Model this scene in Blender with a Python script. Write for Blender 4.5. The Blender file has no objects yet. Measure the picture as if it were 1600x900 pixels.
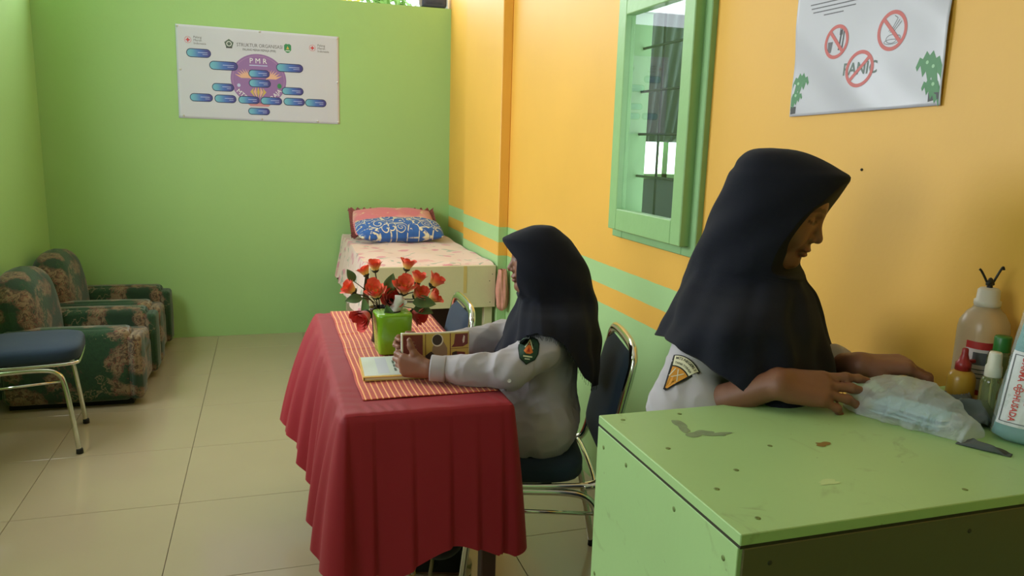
import bpy, bmesh, math, random
import numpy as np
from mathutils import Vector, Matrix
from mathutils.bvhtree import BVHTree
random.seed(7); rng = np.random.default_rng(7)
scn = bpy.context.scene
col = scn.collection
R = math.radians

# ------------------------------------------------------------------ camera
yaw, pitch, roll = R(17.74), R(10.735), R(1.68)
fwd = Vector((math.sin(yaw)*math.cos(pitch), math.cos(yaw)*math.cos(pitch), -math.sin(pitch)))
rt0 = Vector((math.cos(yaw), -math.sin(yaw), 0)); up0 = rt0.cross(fwd)
rt = math.cos(roll)*rt0 + math.sin(roll)*up0; upv = -math.sin(roll)*rt0 + math.cos(roll)*up0
cam_d = bpy.data.cameras.new('camera'); cam = bpy.data.objects.new('camera', cam_d); col.objects.link(cam)
m = Matrix((rt, upv, -fwd)).transposed().to_4x4(); m.translation = Vector((0, 0, 1.475)); cam.matrix_world = m
cam_d.sensor_width = 36; cam_d.lens = 27.0; cam_d.clip_start = 0.05
scn.camera = cam

# ------------------------------------------------------------------ world, daylight, exposure
w = bpy.data.worlds.new('daylight'); scn.world = w; w.use_nodes = True
bg = w.node_tree.nodes['Background']; bg.inputs[0].default_value = (0.86, 0.94, 1.0, 1); bg.inputs[1].default_value = 3.0
def area(name, loc, rot, sx, sy, power, colr):
    d = bpy.data.lights.new(name, 'AREA'); d.shape = 'RECTANGLE'; d.size = sx; d.size_y = sy; d.energy = power; d.color = colr
    o = bpy.data.objects.new(name, d); col.objects.link(o); o.location = loc; o.rotation_euler = rot; return o
# daylight entering the open strip above the back wall and the far window of the left wall
area('daylight_back_opening', (0, 6.1, 2.8), (R(70), 0, R(180)), 2.7, 0.44, 17, (0.95, 0.98, 1.0))
area('daylight_left_window', (-1.52, 3.45, 1.85), (0, R(-90), 0), 1.2, 1.8, 54, (0.93, 0.97, 1.0))
area('fill_light_left_near', (-1.52, .75, 1.85), (0, R(-90), 0), 1.2, 1.2, 10, (0.93, 0.97, 1.0))  # added low-power fill, softens the shadow on the near right wall
area('daylight_next_room', (3.88, 7.27, 1.62), (R(90), 0, R(180)), 0.5, 0.8, 30, (0.95, 0.98, 1.0))
vs = scn.view_settings; vs.view_transform = 'Standard'; vs.look = 'None'; vs.gamma = 1; vs.use_curve_mapping = False
vs.exposure = 0.14

# ------------------------------------------------------------------ helpers
def S(r, g, b, a=1.0):
    f = lambda c: (c/255/12.92) if c/255 <= .04045 else ((c/255+.055)/1.055)**2.4
    return (f(r), f(g), f(b), a)
def mat(name, c, rough=.6, metal=0, spec=.5, bump=0, bscale=200, var=0, vscale=6, trans=0, alpha=1, sheen=0, coat=0):
    M = bpy.data.materials.new(name); M.use_nodes = True; nt = M.node_tree; b = nt.nodes['Principled BSDF']
    b.inputs['Base Color'].default_value = c; b.inputs['Roughness'].default_value = rough; b.inputs['Metallic'].default_value = metal
    b.inputs['Specular IOR Level'].default_value = spec; b.inputs['Transmission Weight'].default_value = trans; b.inputs['Alpha'].default_value = alpha
    b.inputs['Sheen Weight'].default_value = sheen; b.inputs['Coat Weight'].default_value = coat
    tc = nt.nodes.new('ShaderNodeTexCoord')
    if var:
        n = nt.nodes.new('ShaderNodeTexNoise'); n.inputs['Scale'].default_value = vscale; n.inputs['Detail'].default_value = 5
        nt.links.new(tc.outputs['Object'], n.inputs['Vector'])
        mx = nt.nodes.new('ShaderNodeMix'); mx.data_type = 'RGBA'
        mx.inputs[6].default_value = tuple(max(0, x*(1-var)) for x in c[:3])+(1,); mx.inputs[7].default_value = tuple(min(1, x*(1+var)) for x in c[:3])+(1,)
        nt.links.new(n.outputs[0], mx.inputs[0]); nt.links.new(mx.outputs[2], b.inputs['Base Color'])
    if bump:
        n = nt.nodes.new('ShaderNodeTexNoise'); n.inputs['Scale'].default_value = bscale; n.inputs['Detail'].default_value = 4
        nt.links.new(tc.outputs['Object'], n.inputs['Vector'])
        bp = nt.nodes.new('ShaderNodeBump'); bp.inputs['Strength'].default_value = bump; bp.inputs['Distance'].default_value = .01
        nt.links.new(n.outputs[0], bp.inputs['Height']); nt.links.new(bp.outputs[0], b.inputs['Normal'])
    return M
class G:
    """tiny node-graph helper: scalars in, sockets out"""
    def __init__(s, M): s.nt = M.node_tree; s.b = s.nt.nodes['Principled BSDF']; s.tc = s.nt.nodes.new('ShaderNodeTexCoord')
    def put(s, sock, v):
        if hasattr(v, 'links') or hasattr(v, 'is_linked'): s.nt.links.new(v, sock)
        else: sock.default_value = v
    def m(s, op, a, b=0, c=0):
        n = s.nt.nodes.new('ShaderNodeMath'); n.operation = op
        for i, v in enumerate((a, b, c)): s.put(n.inputs[i], v)
        return n.outputs[0]
    def mix(s, f, a, b):
        n = s.nt.nodes.new('ShaderNodeMix'); n.data_type = 'RGBA'; s.put(n.inputs[0], f); s.put(n.inputs[6], a); s.put(n.inputs[7], b); return n.outputs[2]
    def noise(s, v, sc, det=3, dist=0, dim='3D'):
        n = s.nt.nodes.new('ShaderNodeTexNoise'); s.put(n.inputs['Vector'], v); n.inputs['Scale'].default_value = sc; n.inputs['Detail'].default_value = det; n.inputs['Distortion'].default_value = dist; return n.outputs
    def vor(s, v, sc, feat='F1', rnd=1.0):
        n = s.nt.nodes.new('ShaderNodeTexVoronoi'); n.feature = feat; s.put(n.inputs['Vector'], v); n.inputs['Scale'].default_value = sc; n.inputs['Randomness'].default_value = rnd; return n.outputs
    def sep(s, v):
        n = s.nt.nodes.new('ShaderNodeSeparateXYZ'); s.put(n.inputs[0], v); return n.outputs
    def step(s, v, lo, hi):
        n = s.nt.nodes.new('ShaderNodeMapRange'); n.interpolation_type = 'SMOOTHSTEP'; s.put(n.inputs[0], v); n.inputs[1].default_value = lo; n.inputs[2].default_value = hi; return n.outputs[0]
    def out(s, c): s.nt.links.new(c, s.b.inputs['Base Color'])
    def bump(s, h, st=.3, d=.003):
        bp = s.nt.nodes.new('ShaderNodeBump'); bp.inputs['Strength'].default_value = st; bp.inputs['Distance'].default_value = d
        s.nt.links.new(h, bp.inputs['Height']); s.nt.links.new(bp.outputs[0], s.b.inputs['Normal'])

def mk(name, V, Fc, mt, parent=None, smooth=True, uv=None):
    me = bpy.data.meshes.new(name); me.from_pydata([tuple(map(float, v)) for v in V], [], [tuple(map(int, f)) for f in Fc]); me.update()
    if smooth: me.polygons.foreach_set('use_smooth', [True]*len(me.polygons))
    if mt: me.materials.append(mt)
    if uv is not None:
        l = me.uv_layers.new(name='UVMap'); idx = np.zeros(len(me.loops), int); me.loops.foreach_get('vertex_index', idx)
        l.data.foreach_set('uv', np.asarray(uv, float)[idx].ravel())
    o = bpy.data.objects.new(name, me); col.objects.link(o)
    if parent: o.parent = parent
    return o
def fromBM(name, bm, mt, parent=None, smooth=False):
    bmesh.ops.recalc_face_normals(bm, faces=bm.faces)
    me = bpy.data.meshes.new(name); bm.to_mesh(me); bm.free()
    if smooth: me.polygons.foreach_set('use_smooth', [True]*len(me.polygons))
    me.materials.append(mt); o = bpy.data.objects.new(name, me); col.objects.link(o)
    if parent: o.parent = parent
    return o
def bxs(name, boxes, mt, parent=None, bevel=0, smooth=False):
    """one object out of axis-aligned boxes (x0,x1,y0,y1,z0,z1)"""
    bm = bmesh.new()
    for (x0, x1, y0, y1, z0, z1) in boxes:
        r = bmesh.ops.create_cube(bm, size=1, matrix=Matrix.Translation(((x0+x1)/2, (y0+y1)/2, (z0+z1)/2)) @ Matrix.Diagonal((x1-x0, y1-y0, z1-z0, 1)))
    if bevel: bmesh.ops.bevel(bm, geom=list(bm.edges), offset=bevel, segments=3 if smooth else 1, affect='EDGES', profile=.5)
    o = fromBM(name, bm, mt, parent, smooth)
    return o
def rbox(name, c, d, r, mt, parent=None, seg=5, puff=0, rot=None, sub=0):
    """rounded, optionally puffed box centred at c with size d"""
    bm = bmesh.new(); bmesh.ops.create_cube(bm, size=1, matrix=Matrix.Diagonal((d[0], d[1], d[2], 1)))
    if sub: bmesh.ops.subdivide_edges(bm, edges=list(bm.edges), cuts=sub, use_grid_fill=True)
    n0 = len(bm.verts)
    if puff:
        for v in bm.verts:
            a = [abs(v.co[i])/(d[i]/2) for i in range(3)]
            for i in range(3):
                if a[i] > .999:
                    j, k = [q for q in range(3) if q != i]
                    v.co[i] *= 1+puff*(1-a[j]**2)*(1-a[k]**2)/d[i]*min(d[j], d[k])
    sharp = [e for e in bm.edges if len(e.link_faces) == 2 and e.calc_face_angle(0) > .7]
    bmesh.ops.bevel(bm, geom=sharp, offset=r, segments=seg, affect='EDGES', profile=.5, clamp_overlap=True)
    M_ = Matrix.Translation(c) @ (rot.to_4x4() if rot else Matrix.Identity(4))
    bmesh.ops.transform(bm, matrix=M_, verts=bm.verts)
    return fromBM(name, bm, mt, parent, True)
def cat(P, n=8, closed=False):
    """Catmull-Rom through the points"""
    P = [np.array(p, float) for p in P]; out = []; L = len(P)
    for i in range(L if closed else L-1):
        p0, p1, p2, p3 = (P[(i-1) % L], P[i], P[(i+1) % L], P[(i+2) % L]) if closed else (P[max(i-1, 0)], P[i], P[i+1], P[min(i+2, L-1)])
        for t in np.linspace(0, 1, n, endpoint=False):
            out.append(.5*((2*p1)+(-p0+p2)*t+(2*p0-5*p1+4*p2-p3)*t*t+(-p0+3*p1-3*p2+p3)*t**3))
    if not closed: out.append(P[-1])
    return np.array(out)
def tubeVF(P, r, n=10, closed=False, flat=1.0):
    P = np.asarray(P, float); L = len(P); rr = np.broadcast_to(np.asarray(r, float), (L,))
    T = np.gradient(P, axis=0) if not closed else np.roll(P, -1, 0)-np.roll(P, 1, 0)
    T /= np.linalg.norm(T, axis=1)[:, None]+1e-12
    a = np.array([0, 0, 1.]) if abs(T[0][2]) < .9 else np.array([1., 0, 0])
    u = np.cross(T[0], a); u /= np.linalg.norm(u); V = []; Fc = []
    for i in range(L):
        u = u-T[i]*(u@T[i]); u /= np.linalg.norm(u); v = np.cross(T[i], u)
        for k in range(n):
            th = 2*math.pi*k/n; V.append(P[i]+rr[i]*(math.cos(th)*u*flat+math.sin(th)*v))
    for i in range(L if closed else L-1):
        for k in range(n):
            j = (i+1) % L; Fc.append((i*n+k, i*n+(k+1) % n, j*n+(k+1) % n, j*n+k))
    if not closed: Fc.append(tuple(range(n))[::-1]); Fc.append(tuple(range((L-1)*n, L*n)))
    return V, Fc
def tube(name, P, r, mt, parent=None, n=10, closed=False, flat=1.0):
    V, Fc = tubeVF(P, r, n, closed, flat); return mk(name, V, Fc, mt, parent)
def lathe(name, prof, c, mt, parent=None, n=28, axis=None, sq=0):
    V, Fc = [], []
    for (r, z) in prof:
        for k in range(n):
            t = 2*math.pi*k/n; cx, sx = math.cos(t), math.sin(t)
            if sq: q = (abs(cx)**sq+abs(sx)**sq)**(-1/sq); cx, sx = cx*q, sx*q
            p = Vector((r*cx, r*sx, z))
            if axis is not None: p = axis @ p
            V.append((c[0]+p[0], c[1]+p[1], c[2]+p[2]))
    L = len(prof)
    for i in range(L-1):
        for k in range(n): Fc.append((i*n+k, i*n+(k+1) % n, (i+1)*n+(k+1) % n, (i+1)*n+k))
    Fc.append(tuple(range(n))[::-1]); Fc.append(tuple(range((L-1)*n, L*n)))
    return mk(name, V, Fc, mt, parent)
def gridVF(nu, nv, fn):
    V = [fn(i/(nu-1), j/(nv-1)) for j in range(nv) for i in range(nu)]
    Fc = [(j*nu+i, j*nu+i+1, (j+1)*nu+i+1, (j+1)*nu+i) for j in range(nv-1) for i in range(nu-1)]
    uv = [(i/(nu-1), j/(nv-1)) for j in range(nv) for i in range(nu)]
    return V, Fc, uv
def solid(o, t, off=-1):
    md = o.modifiers.new('thickness', 'SOLIDIFY'); md.thickness = t; md.offset = off; return o
def empty(name, loc=(0, 0, 0), rz=0):
    o = bpy.data.objects.new(name, None); col.objects.link(o); o.location = loc; o.rotation_euler = (0, 0, rz); o.empty_display_size = .05; return o
def tag(o, label=None, category=None, group=None, kind=None):
    for k, v in (('label', label), ('category', category), ('group', group), ('kind', kind)):
        if v: o[k] = v
    return o
def join(parts):
    V, Fc = [], []
    for v, f in parts:
        n = len(V); V += list(v); Fc += [tuple(i+n for i in q) for q in f]
    return V, Fc
def wob(P, sc, seed=0, n=6):
    """cheap smooth vector noise from sines"""
    r = np.random.default_rng(seed); P = np.asarray(P, float); out = np.zeros(len(P))
    for i in range(n):
        d = r.normal(size=3); d /= np.linalg.norm(d); out += np.sin(P@d*sc*(.6+1.2*r.random())+r.random()*6.28)
    return out/n
_txt = {}
def text2d(s, size, bold=0.0, align='CENTER'):
    """vertices and faces of a line of lettering, lying in the xy plane"""
    c = bpy.data.curves.new('lettering', 'FONT'); c.body = s; c.size = size; c.align_x = align; c.align_y = 'CENTER'; c.resolution_u = 2; c.offset = bold
    o = bpy.data.objects.new('lettering', c); col.objects.link(o)
    dg = bpy.context.evaluated_depsgraph_get(); dg.update(); me = bpy.data.meshes.new_from_object(o.evaluated_get(dg))
    V = [tuple(v.co) for v in me.vertices]; Fc = [tuple(p.vertices) for p in me.polygons]
    bpy.data.objects.remove(o); bpy.data.curves.remove(c); bpy.data.meshes.remove(me)
    return V, Fc
def disc2d(cx, cy, rx, ry, n=32): return [(cx+rx*math.cos(2*math.pi*k/n), cy+ry*math.sin(2*math.pi*k/n), 0) for k in range(n)], [tuple(range(n))]
def ring2d(cx, cy, rx, ry, wd, n=40):
    V = [(cx+(rx-q*wd)*math.cos(2*math.pi*k/n), cy+(ry-q*wd)*math.sin(2*math.pi*k/n), 0) for q in (0, 1) for k in range(n)]
    return V, [(k, (k+1) % n, n+(k+1) % n, n+k) for k in range(n)]
def pill2d(cx, cy, w_, h_, n=10):
    r = h_/2; V = []
    for k in range(n+1): t = -math.pi/2+math.pi*k/n; V.append((cx+w_/2-r+r*math.cos(t), cy+r*math.sin(t), 0))
    for k in range(n+1): t = math.pi/2+math.pi*k/n; V.append((cx-w_/2+r+r*math.cos(t), cy+r*math.sin(t), 0))
    return V, [tuple(range(len(V)))]
def bar2d(x0, y0, x1, y1, wd, n=8):
    d = np.array([x1-x0, y1-y0]); d /= np.linalg.norm(d); q = np.array([-d[1], d[0]])*wd/2; V = []
    for k in range(n+1):
        p = np.array([x0, y0])+(np.array([x1, y1])-[x0, y0])*k/n; V += [(*(p+q), 0), (*(p-q), 0)]
    return V, [(2*k, 2*k+1, 2*k+3, 2*k+2) for k in range(n)]
def poly2d(P): return [(x, y, 0) for x, y in P], [tuple(range(len(P)))]
def shift(vf, dx, dy, rot=0):
    c, s = math.cos(rot), math.sin(rot); return [(x*c-y*s+dx, x*s+y*c+dy, z) for x, y, z in vf[0]], vf[1]
def decal(name, vf, mapf, off, mt, parent, label=None):
    V = [mapf(x, y, off) for x, y, _ in vf[0]]
    o = mk(name, V, vf[1], mt, parent, False)
    if label: o['label'] = label
    return o

# ---- organic bodies: smooth union of round cones and ellipsoids, meshed with surface nets
def cone(a, b, ra, rb, k=.02): return ('c', np.array(a, float), np.array(b, float), ra, rb, k)
def ell(c, r, k=.02, rot=None): return ('e', np.array(c, float), np.array(r, float), rot, None, k)
def sub(c, r, k=.008, rot=None): return ('s', np.array(c, float), np.array(r, float), rot, None, k)
def xf(prims, O, X, Y, Z):
    """move primitives given in a local frame to the frame (O; X, Y, Z)"""
    Mx = np.array([X, Y, Z], float).T; O = np.array(O, float); out = []
    for p in prims:
        if p[0] == 'c': out.append(('c', O+Mx@p[1], O+Mx@p[2], p[3], p[4], p[5]))
        else: out.append((p[0], O+Mx@p[1], p[2], (Mx if p[3] is None else Mx@p[3]), None, p[5]))
    return out
def sdf(prims, h):
    lo = np.full(3, 1e9); hi = -lo
    for p in prims:
        if p[0] == 'c':
            lo = np.minimum(lo, np.minimum(p[1]-p[3], p[2]-p[4])); hi = np.maximum(hi, np.maximum(p[1]+p[3], p[2]+p[4]))
        elif p[0] == 'e': q = p[2].max(); lo = np.minimum(lo, p[1]-q); hi = np.maximum(hi, p[1]+q)
    lo -= 3*h; hi += 3*h; n = np.ceil((hi-lo)/h).astype(int)+1
    D = np.full(n, .05, np.float32); ax = [lo[i]+h*np.arange(n[i]) for i in range(3)]
    for p in prims:
        k = p[5]; pad = k+3*h
        if p[0] == 'c': a = np.minimum(p[1]-p[3], p[2]-p[4])-pad; b = np.maximum(p[1]+p[3], p[2]+p[4])+pad
        else: q = p[2].max(); a = p[1]-q-pad; b = p[1]+q+pad
        i0 = np.maximum(((a-lo)/h).astype(int), 0); i1 = np.minimum(((b-lo)/h).astype(int)+1, n)
        sl = tuple(slice(i0[i], i1[i]) for i in range(3))
        X, Y, Z = np.meshgrid(*[ax[i][sl[i]].astype(np.float32) for i in range(3)], indexing='ij', sparse=True)
        if p[0] == 'c':
            ba = p[2]-p[1]; L2 = ba@ba+1e-12
            x, y, z = X-np.float32(p[1][0]), Y-np.float32(p[1][1]), Z-np.float32(p[1][2])
            t = np.clip((x*np.float32(ba[0])+y*np.float32(ba[1])+z*np.float32(ba[2]))/np.float32(L2), 0, 1)
            d = np.sqrt((x-t*np.float32(ba[0]))**2+(y-t*np.float32(ba[1]))**2+(z-t*np.float32(ba[2]))**2)-(p[3]+(p[4]-p[3])*t)
        else:
            x, y, z = X-np.float32(p[1][0]), Y-np.float32(p[1][1]), Z-np.float32(p[1][2]); r = p[2]
            if p[3] is not None:
                Mx = p[3]; x, y, z = (Mx[0, i]*x+Mx[1, i]*y+Mx[2, i]*z for i in range(3))
            k0 = np.sqrt((x/r[0])**2+(y/r[1])**2+(z/r[2])**2); k1 = np.sqrt((x/r[0]**2)**2+(y/r[1]**2)**2+(z/r[2]**2)**2)+1e-9
            d = k0*(k0-1)/k1
        d = d.astype(np.float32); A = D[sl]
        if p[0] == 's': hh = np.maximum(k-np.abs(A+d), 0)/k; D[sl] = np.maximum(A, -d)+hh*hh*k*.25
        else: hh = np.maximum(k-np.abs(A-d), 0)/k; D[sl] = np.minimum(A, d)-hh*hh*k*.25
    ins = D < 0
    c = [ins[i:n[0]-1+i, j:n[1]-1+j, l:n[2]-1+l] for i in (0, 1) for j in (0, 1) for l in (0, 1)]
    s = sum(q.astype(np.int8) for q in c); act = (s > 0) & (s < 8)
    idx = np.argwhere(act); vid = np.full(act.shape, -1, np.int32); vid[act] = np.arange(len(idx))
    acc = np.zeros((len(idx), 3)); cnt = np.zeros(len(idx))
    cor = np.array([(i, j, l) for i in (0, 1) for j in (0, 1) for l in (0, 1)])
    val = np.stack([D[idx[:, 0]+q[0], idx[:, 1]+q[1], idx[:, 2]+q[2]] for q in cor], 1)
    for a in range(8):
        for b in range(a+1, 8):
            if np.abs(cor[a]-cor[b]).sum() != 1: continue
            mk_ = (val[:, a] < 0) != (val[:, b] < 0); t = val[mk_, a]/(val[mk_, a]-val[mk_, b])
            acc[mk_] += cor[a]+t[:, None]*(cor[b]-cor[a]); cnt[mk_] += 1
    V = lo+h*(idx+acc/cnt[:, None]); Fq = []
    for axi in range(3):
        sl0 = [slice(None)]*3; sl1 = [slice(None)]*3; sl0[axi] = slice(0, -1); sl1[axi] = slice(1, None)
        e = ins[tuple(sl0)] != ins[tuple(sl1)]; I = np.argwhere(e); u, v = [q for q in range(3) if q != axi]
        I = I[(I[:, u] > 0) & (I[:, v] > 0) & (I[:, u] < n[u]-1) & (I[:, v] < n[v]-1)]
        def at(du, dv): J = I.copy(); J[:, u] += du; J[:, v] += dv; return vid[J[:, 0], J[:, 1], J[:, 2]]
        q = np.stack([at(-1, -1), at(0, -1), at(0, 0), at(-1, 0)], 1)
        flip = ins[I[:, 0], I[:, 1], I[:, 2]] ^ (axi == 1); q[~flip] = q[~flip][:, ::-1]; Fq.append(q)
    return V, np.concatenate(Fq)
def mkfast(name, V, Fq, mt, parent=None, tint=None):
    me = bpy.data.meshes.new(name); V = np.asarray(V, np.float32); Fq = np.asarray(Fq, np.int32)
    me.vertices.add(len(V)); me.vertices.foreach_set('co', V.ravel()); me.loops.add(Fq.size); me.loops.foreach_set('vertex_index', Fq.ravel())
    me.polygons.add(len(Fq)); me.polygons.foreach_set('loop_start', np.arange(0, Fq.size, 4, dtype=np.int32)); me.polygons.foreach_set('loop_total', np.full(len(Fq), 4, np.int32))
    me.update(calc_edges=True); me.validate(); me.polygons.foreach_set('use_smooth', np.ones(len(me.polygons), bool)); me.materials.append(mt)
    if tint is not None:
        a = me.color_attributes.new('tint', 'FLOAT_COLOR', 'POINT'); a.data.foreach_set('color', np.concatenate([tint, np.ones((len(V), 1))], 1).astype(np.float32).ravel())
    o = bpy.data.objects.new(name, me); col.objects.link(o)
    if parent: o.parent = parent
    return o
def relax(V, Fq, it=1):
    V = np.array(V)
    for _ in range(it):
        s = np.zeros_like(V); c = np.zeros(len(V))
        for a, b in ((0, 1), (1, 2), (2, 3), (3, 0)):
            np.add.at(s, Fq[:, a], V[Fq[:, b]]); np.add.at(c, Fq[:, a], 1); np.add.at(s, Fq[:, b], V[Fq[:, a]]); np.add.at(c, Fq[:, b], 1)
        V = .5*V+.5*s/c[:, None]
    return V
def vnorm(V, Fq):
    N = np.zeros_like(V); fn = np.cross(V[Fq[:, 2]]-V[Fq[:, 0]], V[Fq[:, 3]]-V[Fq[:, 1]])
    for i in range(4): np.add.at(N, Fq[:, i], fn)
    return N/(np.linalg.norm(N, axis=1)[:, None]+1e-12)

# ------------------------------------------------------------------ materials of the room
XL, XR, YB, YF, ZC = -1.437, 1.353, 5.928, -1.6, 3.05
GREEN = S(164, 205, 130); YEL = S(232, 177, 74)
m_green = mat('green_wall_paint', GREEN, .55, var=.06, vscale=1.5, bump=.06, bscale=60)
m_white = mat('white_ceiling_paint', S(225, 225, 220), .7)
m_cutsill = mat('bare_wall_top', S(170, 180, 150), .8, var=.1)
def striped():
    M = mat('yellow_wall_with_green_bands', YEL, .5); g = G(M)
    z = g.sep(g.tc.outputs['Object'])[2]
    n = g.noise(g.tc.outputs['Object'], 25, 2)[0]
    z2 = g.m('ADD', z, g.m('MULTIPLY', g.m('SUBTRACT', n, .5), .004))
    up = g.step(z2, .9795, .9805); mid = g.m('MULTIPLY', g.step(z2, .8085, .8095), g.m('SUBTRACT', 1, g.step(z2, .8895, .8905)))
    f = g.m('MAXIMUM', up, mid)
    v = g.m('ADD', .92, g.m('MULTIPLY', g.noise(g.tc.outputs['Object'], 2.2, 4)[0], .16))
    c = g.mix(f, S(166, 203, 140), YEL)
    mu = g.nt.nodes.new('ShaderNodeMix'); mu.data_type = 'RGBA'; mu.blend_type = 'MULTIPLY'; mu.inputs[0].default_value = 1
    g.nt.links.new(c, mu.inputs[6]); cb = g.nt.nodes.new('ShaderNodeCombineColor')
    for i in range(3): g.nt.links.new(v, cb.inputs[i])
    g.nt.links.new(cb.outputs[0], mu.inputs[7]); g.out(mu.outputs[2])
    g.bump(g.noise(g.tc.outputs['Object'], 70, 3)[0], .08, .004); return M
m_right = striped()
m_tile = mat('polished_cream_floor_tile', S(168, 154, 126), .13, var=.05, vscale=3, spec=.5)
m_grout = mat('grey_grout', S(120, 112, 92), .8)
m_frame = mat('green_window_paint', S(146, 188, 126), .4, var=.08, vscale=12, bump=.1, bscale=40)
m_frame2 = mat('dull_green_sill_paint', S(136, 178, 122), .5, var=.1, vscale=15)

# ------------------------------------------------------------------ the room
fl = bxs('floor', [(XL, XR, YF, YB, -.06, -.004)], m_grout); fl['kind'] = 'structure'
xs = [XL]+[x for x in (-.979, -.379, .221, .821)]+[XR]; ys = [YF]+[5.55-.6*k for k in range(11, -1, -1)]+[YB]
tile_me = {}
for i in range(len(xs)-1):
    for j in range(len(ys)-1):
        dx, dy = round(xs[i+1]-xs[i]-.0022, 4), round(ys[j+1]-ys[j]-.0022, 4)
        if (dx, dy) not in tile_me:
            o = bxs('tile', [(-dx/2, dx/2, -dy/2, dy/2, -.008, 0)], m_tile, fl, bevel=.0008); tile_me[(dx, dy)] = o.data
        else:
            o = bpy.data.objects.new('tile', tile_me[(dx, dy)]); col.objects.link(o); o.parent = fl
        o.location = ((xs[i]+xs[i+1])/2, (ys[j]+ys[j+1])/2, 0)
c_ = bxs('ceiling', [(XL-.1, XR+.1, YF-.1, YB+.15, ZC, ZC+.05)], m_white); c_['kind'] = 'structure'
wb = bxs('wall_back', [(XL-.15, XR+.15, YB, YB+.12, -.05, 2.445)], m_green); wb['kind'] = 'structure'
W2 = [(.15, 1.35), (2.55, 4.35)]; wz0, wz1 = 1.25, 2.45  # first opening is an added window, there for the near fill lamp
bl = [(XL-.12, XL, YF-.1, YB+.12, -.05, wz0), (XL-.12, XL, YF-.1, YB+.12, wz1, ZC), (XL-.12, XL, YF-.1, W2[0][0], wz0, wz1), (XL-.12, XL, W2[0][1], W2[1][0], wz0, wz1), (XL-.12, XL, W2[1][1], YB+.12, wz0, wz1)]
wl = bxs('wall_left', bl, m_green); wl['kind'] = 'structure'
wf = bxs('wall_front', [(XL-.12, XR+.12, YF-.12, YF, -.05, ZC)], m_green); wf['kind'] = 'structure'
HY0, HY1, HZ0, HZ1 = 2.28, 2.77, 1.2, 1.98
br = [(XR, XR+.06, YF-.1, YB+.12, -.05, HZ0), (XR, XR+.06, YF-.1, YB+.12, HZ1, ZC), (XR, XR+.06, YF-.1, HY0, HZ0, HZ1), (XR, XR+.06, HY1, YB+.12, HZ0, HZ1)]
wr = bxs('wall_right', br, m_right); wr['kind'] = 'structure'
pl = bxs('trim_1', [(1.293, XR, 4.345, 5.2, 0, ZC)], m_right, bevel=.004); pl['kind'] = 'structure'; pl['label'] = 'shallow pillar on the yellow wall beside the bed'

# windows of the left wall: daylight through the far one, near one added for fill
m_glass = bpy.data.materials.new('window_glass'); m_glass.use_nodes = True
nt = m_glass.node_tree; nt.nodes.clear(); o_ = nt.nodes.new('ShaderNodeOutputMaterial'); mx = nt.nodes.new('ShaderNodeMixShader'); fr = nt.nodes.new('ShaderNodeFresnel'); fr.inputs[0].default_value = 1.5
t_ = nt.nodes.new('ShaderNodeBsdfTransparent'); t_.inputs[0].default_value = (.93, .97, .95, 1); g_ = nt.nodes.new('ShaderNodeBsdfGlossy'); g_.inputs['Roughness'].default_value = .01
ge = nt.nodes.new('ShaderNodeNewGeometry'); mm = nt.nodes.new('ShaderNodeMath'); mm.operation = 'SUBTRACT'; mm.inputs[0].default_value = 1; nt.links.new(ge.outputs['Backfacing'], mm.inputs[1]); mm2 = nt.nodes.new('ShaderNodeMath'); mm2.operation = 'MULTIPLY'; nt.links.new(fr.outputs[0], mm2.inputs[0]); nt.links.new(mm.outputs[0], mm2.inputs[1]); fr.inputs[0].default_value = 1.9; nt.links.new(mm2.outputs[0], mx.inputs[0]); nt.links.new(t_.outputs[0], mx.inputs[1]); nt.links.new(g_.outputs[0], mx.inputs[2]); nt.links.new(mx.outputs[0], o_.inputs[0])
for wi, (a, b) in enumerate(W2):
    wo = bxs('window_%d' % (wi+2), [(XL-.1, XL+.015, a, b, wz0, wz0+.05), (XL-.1, XL+.015, a, b, wz1-.05, wz1), (XL-.1, XL+.015, a, a+.05, wz0+.05, wz1-.05), (XL-.1, XL+.015, b-.05, b, wz0+.05, wz1-.05), (XL-.07, XL-.03, (a+b)/2-.025, (a+b)/2+.025, wz0+.05, wz1-.05)], m_frame)
    wo['kind'] = 'structure'

# window of the right wall: casing, sash, glass, iron grille, next room behind it
w1 = empty('window_1', (XR, 2.5, 1.5)); w1['kind'] = 'structure'; w1['label'] = 'green wooden casement window in the yellow wall'
def under(o, p): o.parent = p; o.matrix_parent_inverse = Matrix.Translation(p.location).inverted(); return o
cx0, cx1 = XR-.022, XR+.09
under(bxs('casing', [(cx0, XR+.062, 2.205, 2.292, 1.115, 2.075), (cx0, XR+.062, 2.758, 2.845, 1.115, 2.075), (cx0, XR+.062, 2.292, 2.758, 1.115, 1.212), (cx0, XR+.062, 2.292, 2.758, 1.968, 2.075)], m_frame2, bevel=.003), w1)
sx0, sx1 = XR-.058, XR-.018
for nm, b in (('stile', (sx0, sx1, 2.245, 2.312, 1.15, 2.04)), ('stile', (sx0, sx1, 2.745, 2.812, 1.15, 2.04)), ('rail', (sx0, sx1, 2.312, 2.745, 1.15, 1.232)), ('rail', (sx0, sx1, 2.312, 2.745, 1.955, 2.04))):
    under(bxs(nm, [b], m_frame, bevel=.003), w1)
under(bxs('pane', [(XR-.037, XR-.032, 2.312, 2.745, 1.232, 1.955)], m_glass), w1)
m_iron = mat('dark_iron', S(52, 58, 55), .5, metal=.3)
for z in (1.36, 1.52, 1.68, 1.84): under(tube('grille_bar', [(XR+.03, 2.27, z), (XR+.03, 2.78, z)], .005, m_iron, n=8), w1)
for y in (2.43, 2.6): under(tube('grille_bar', [(XR+.03, y, 1.19), (XR+.03, y, 1.99)], .005, m_iron, n=8), w1)
m_next = mat('teal_grey_wall_paint', S(104, 120, 112), .7, var=.08)
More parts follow.
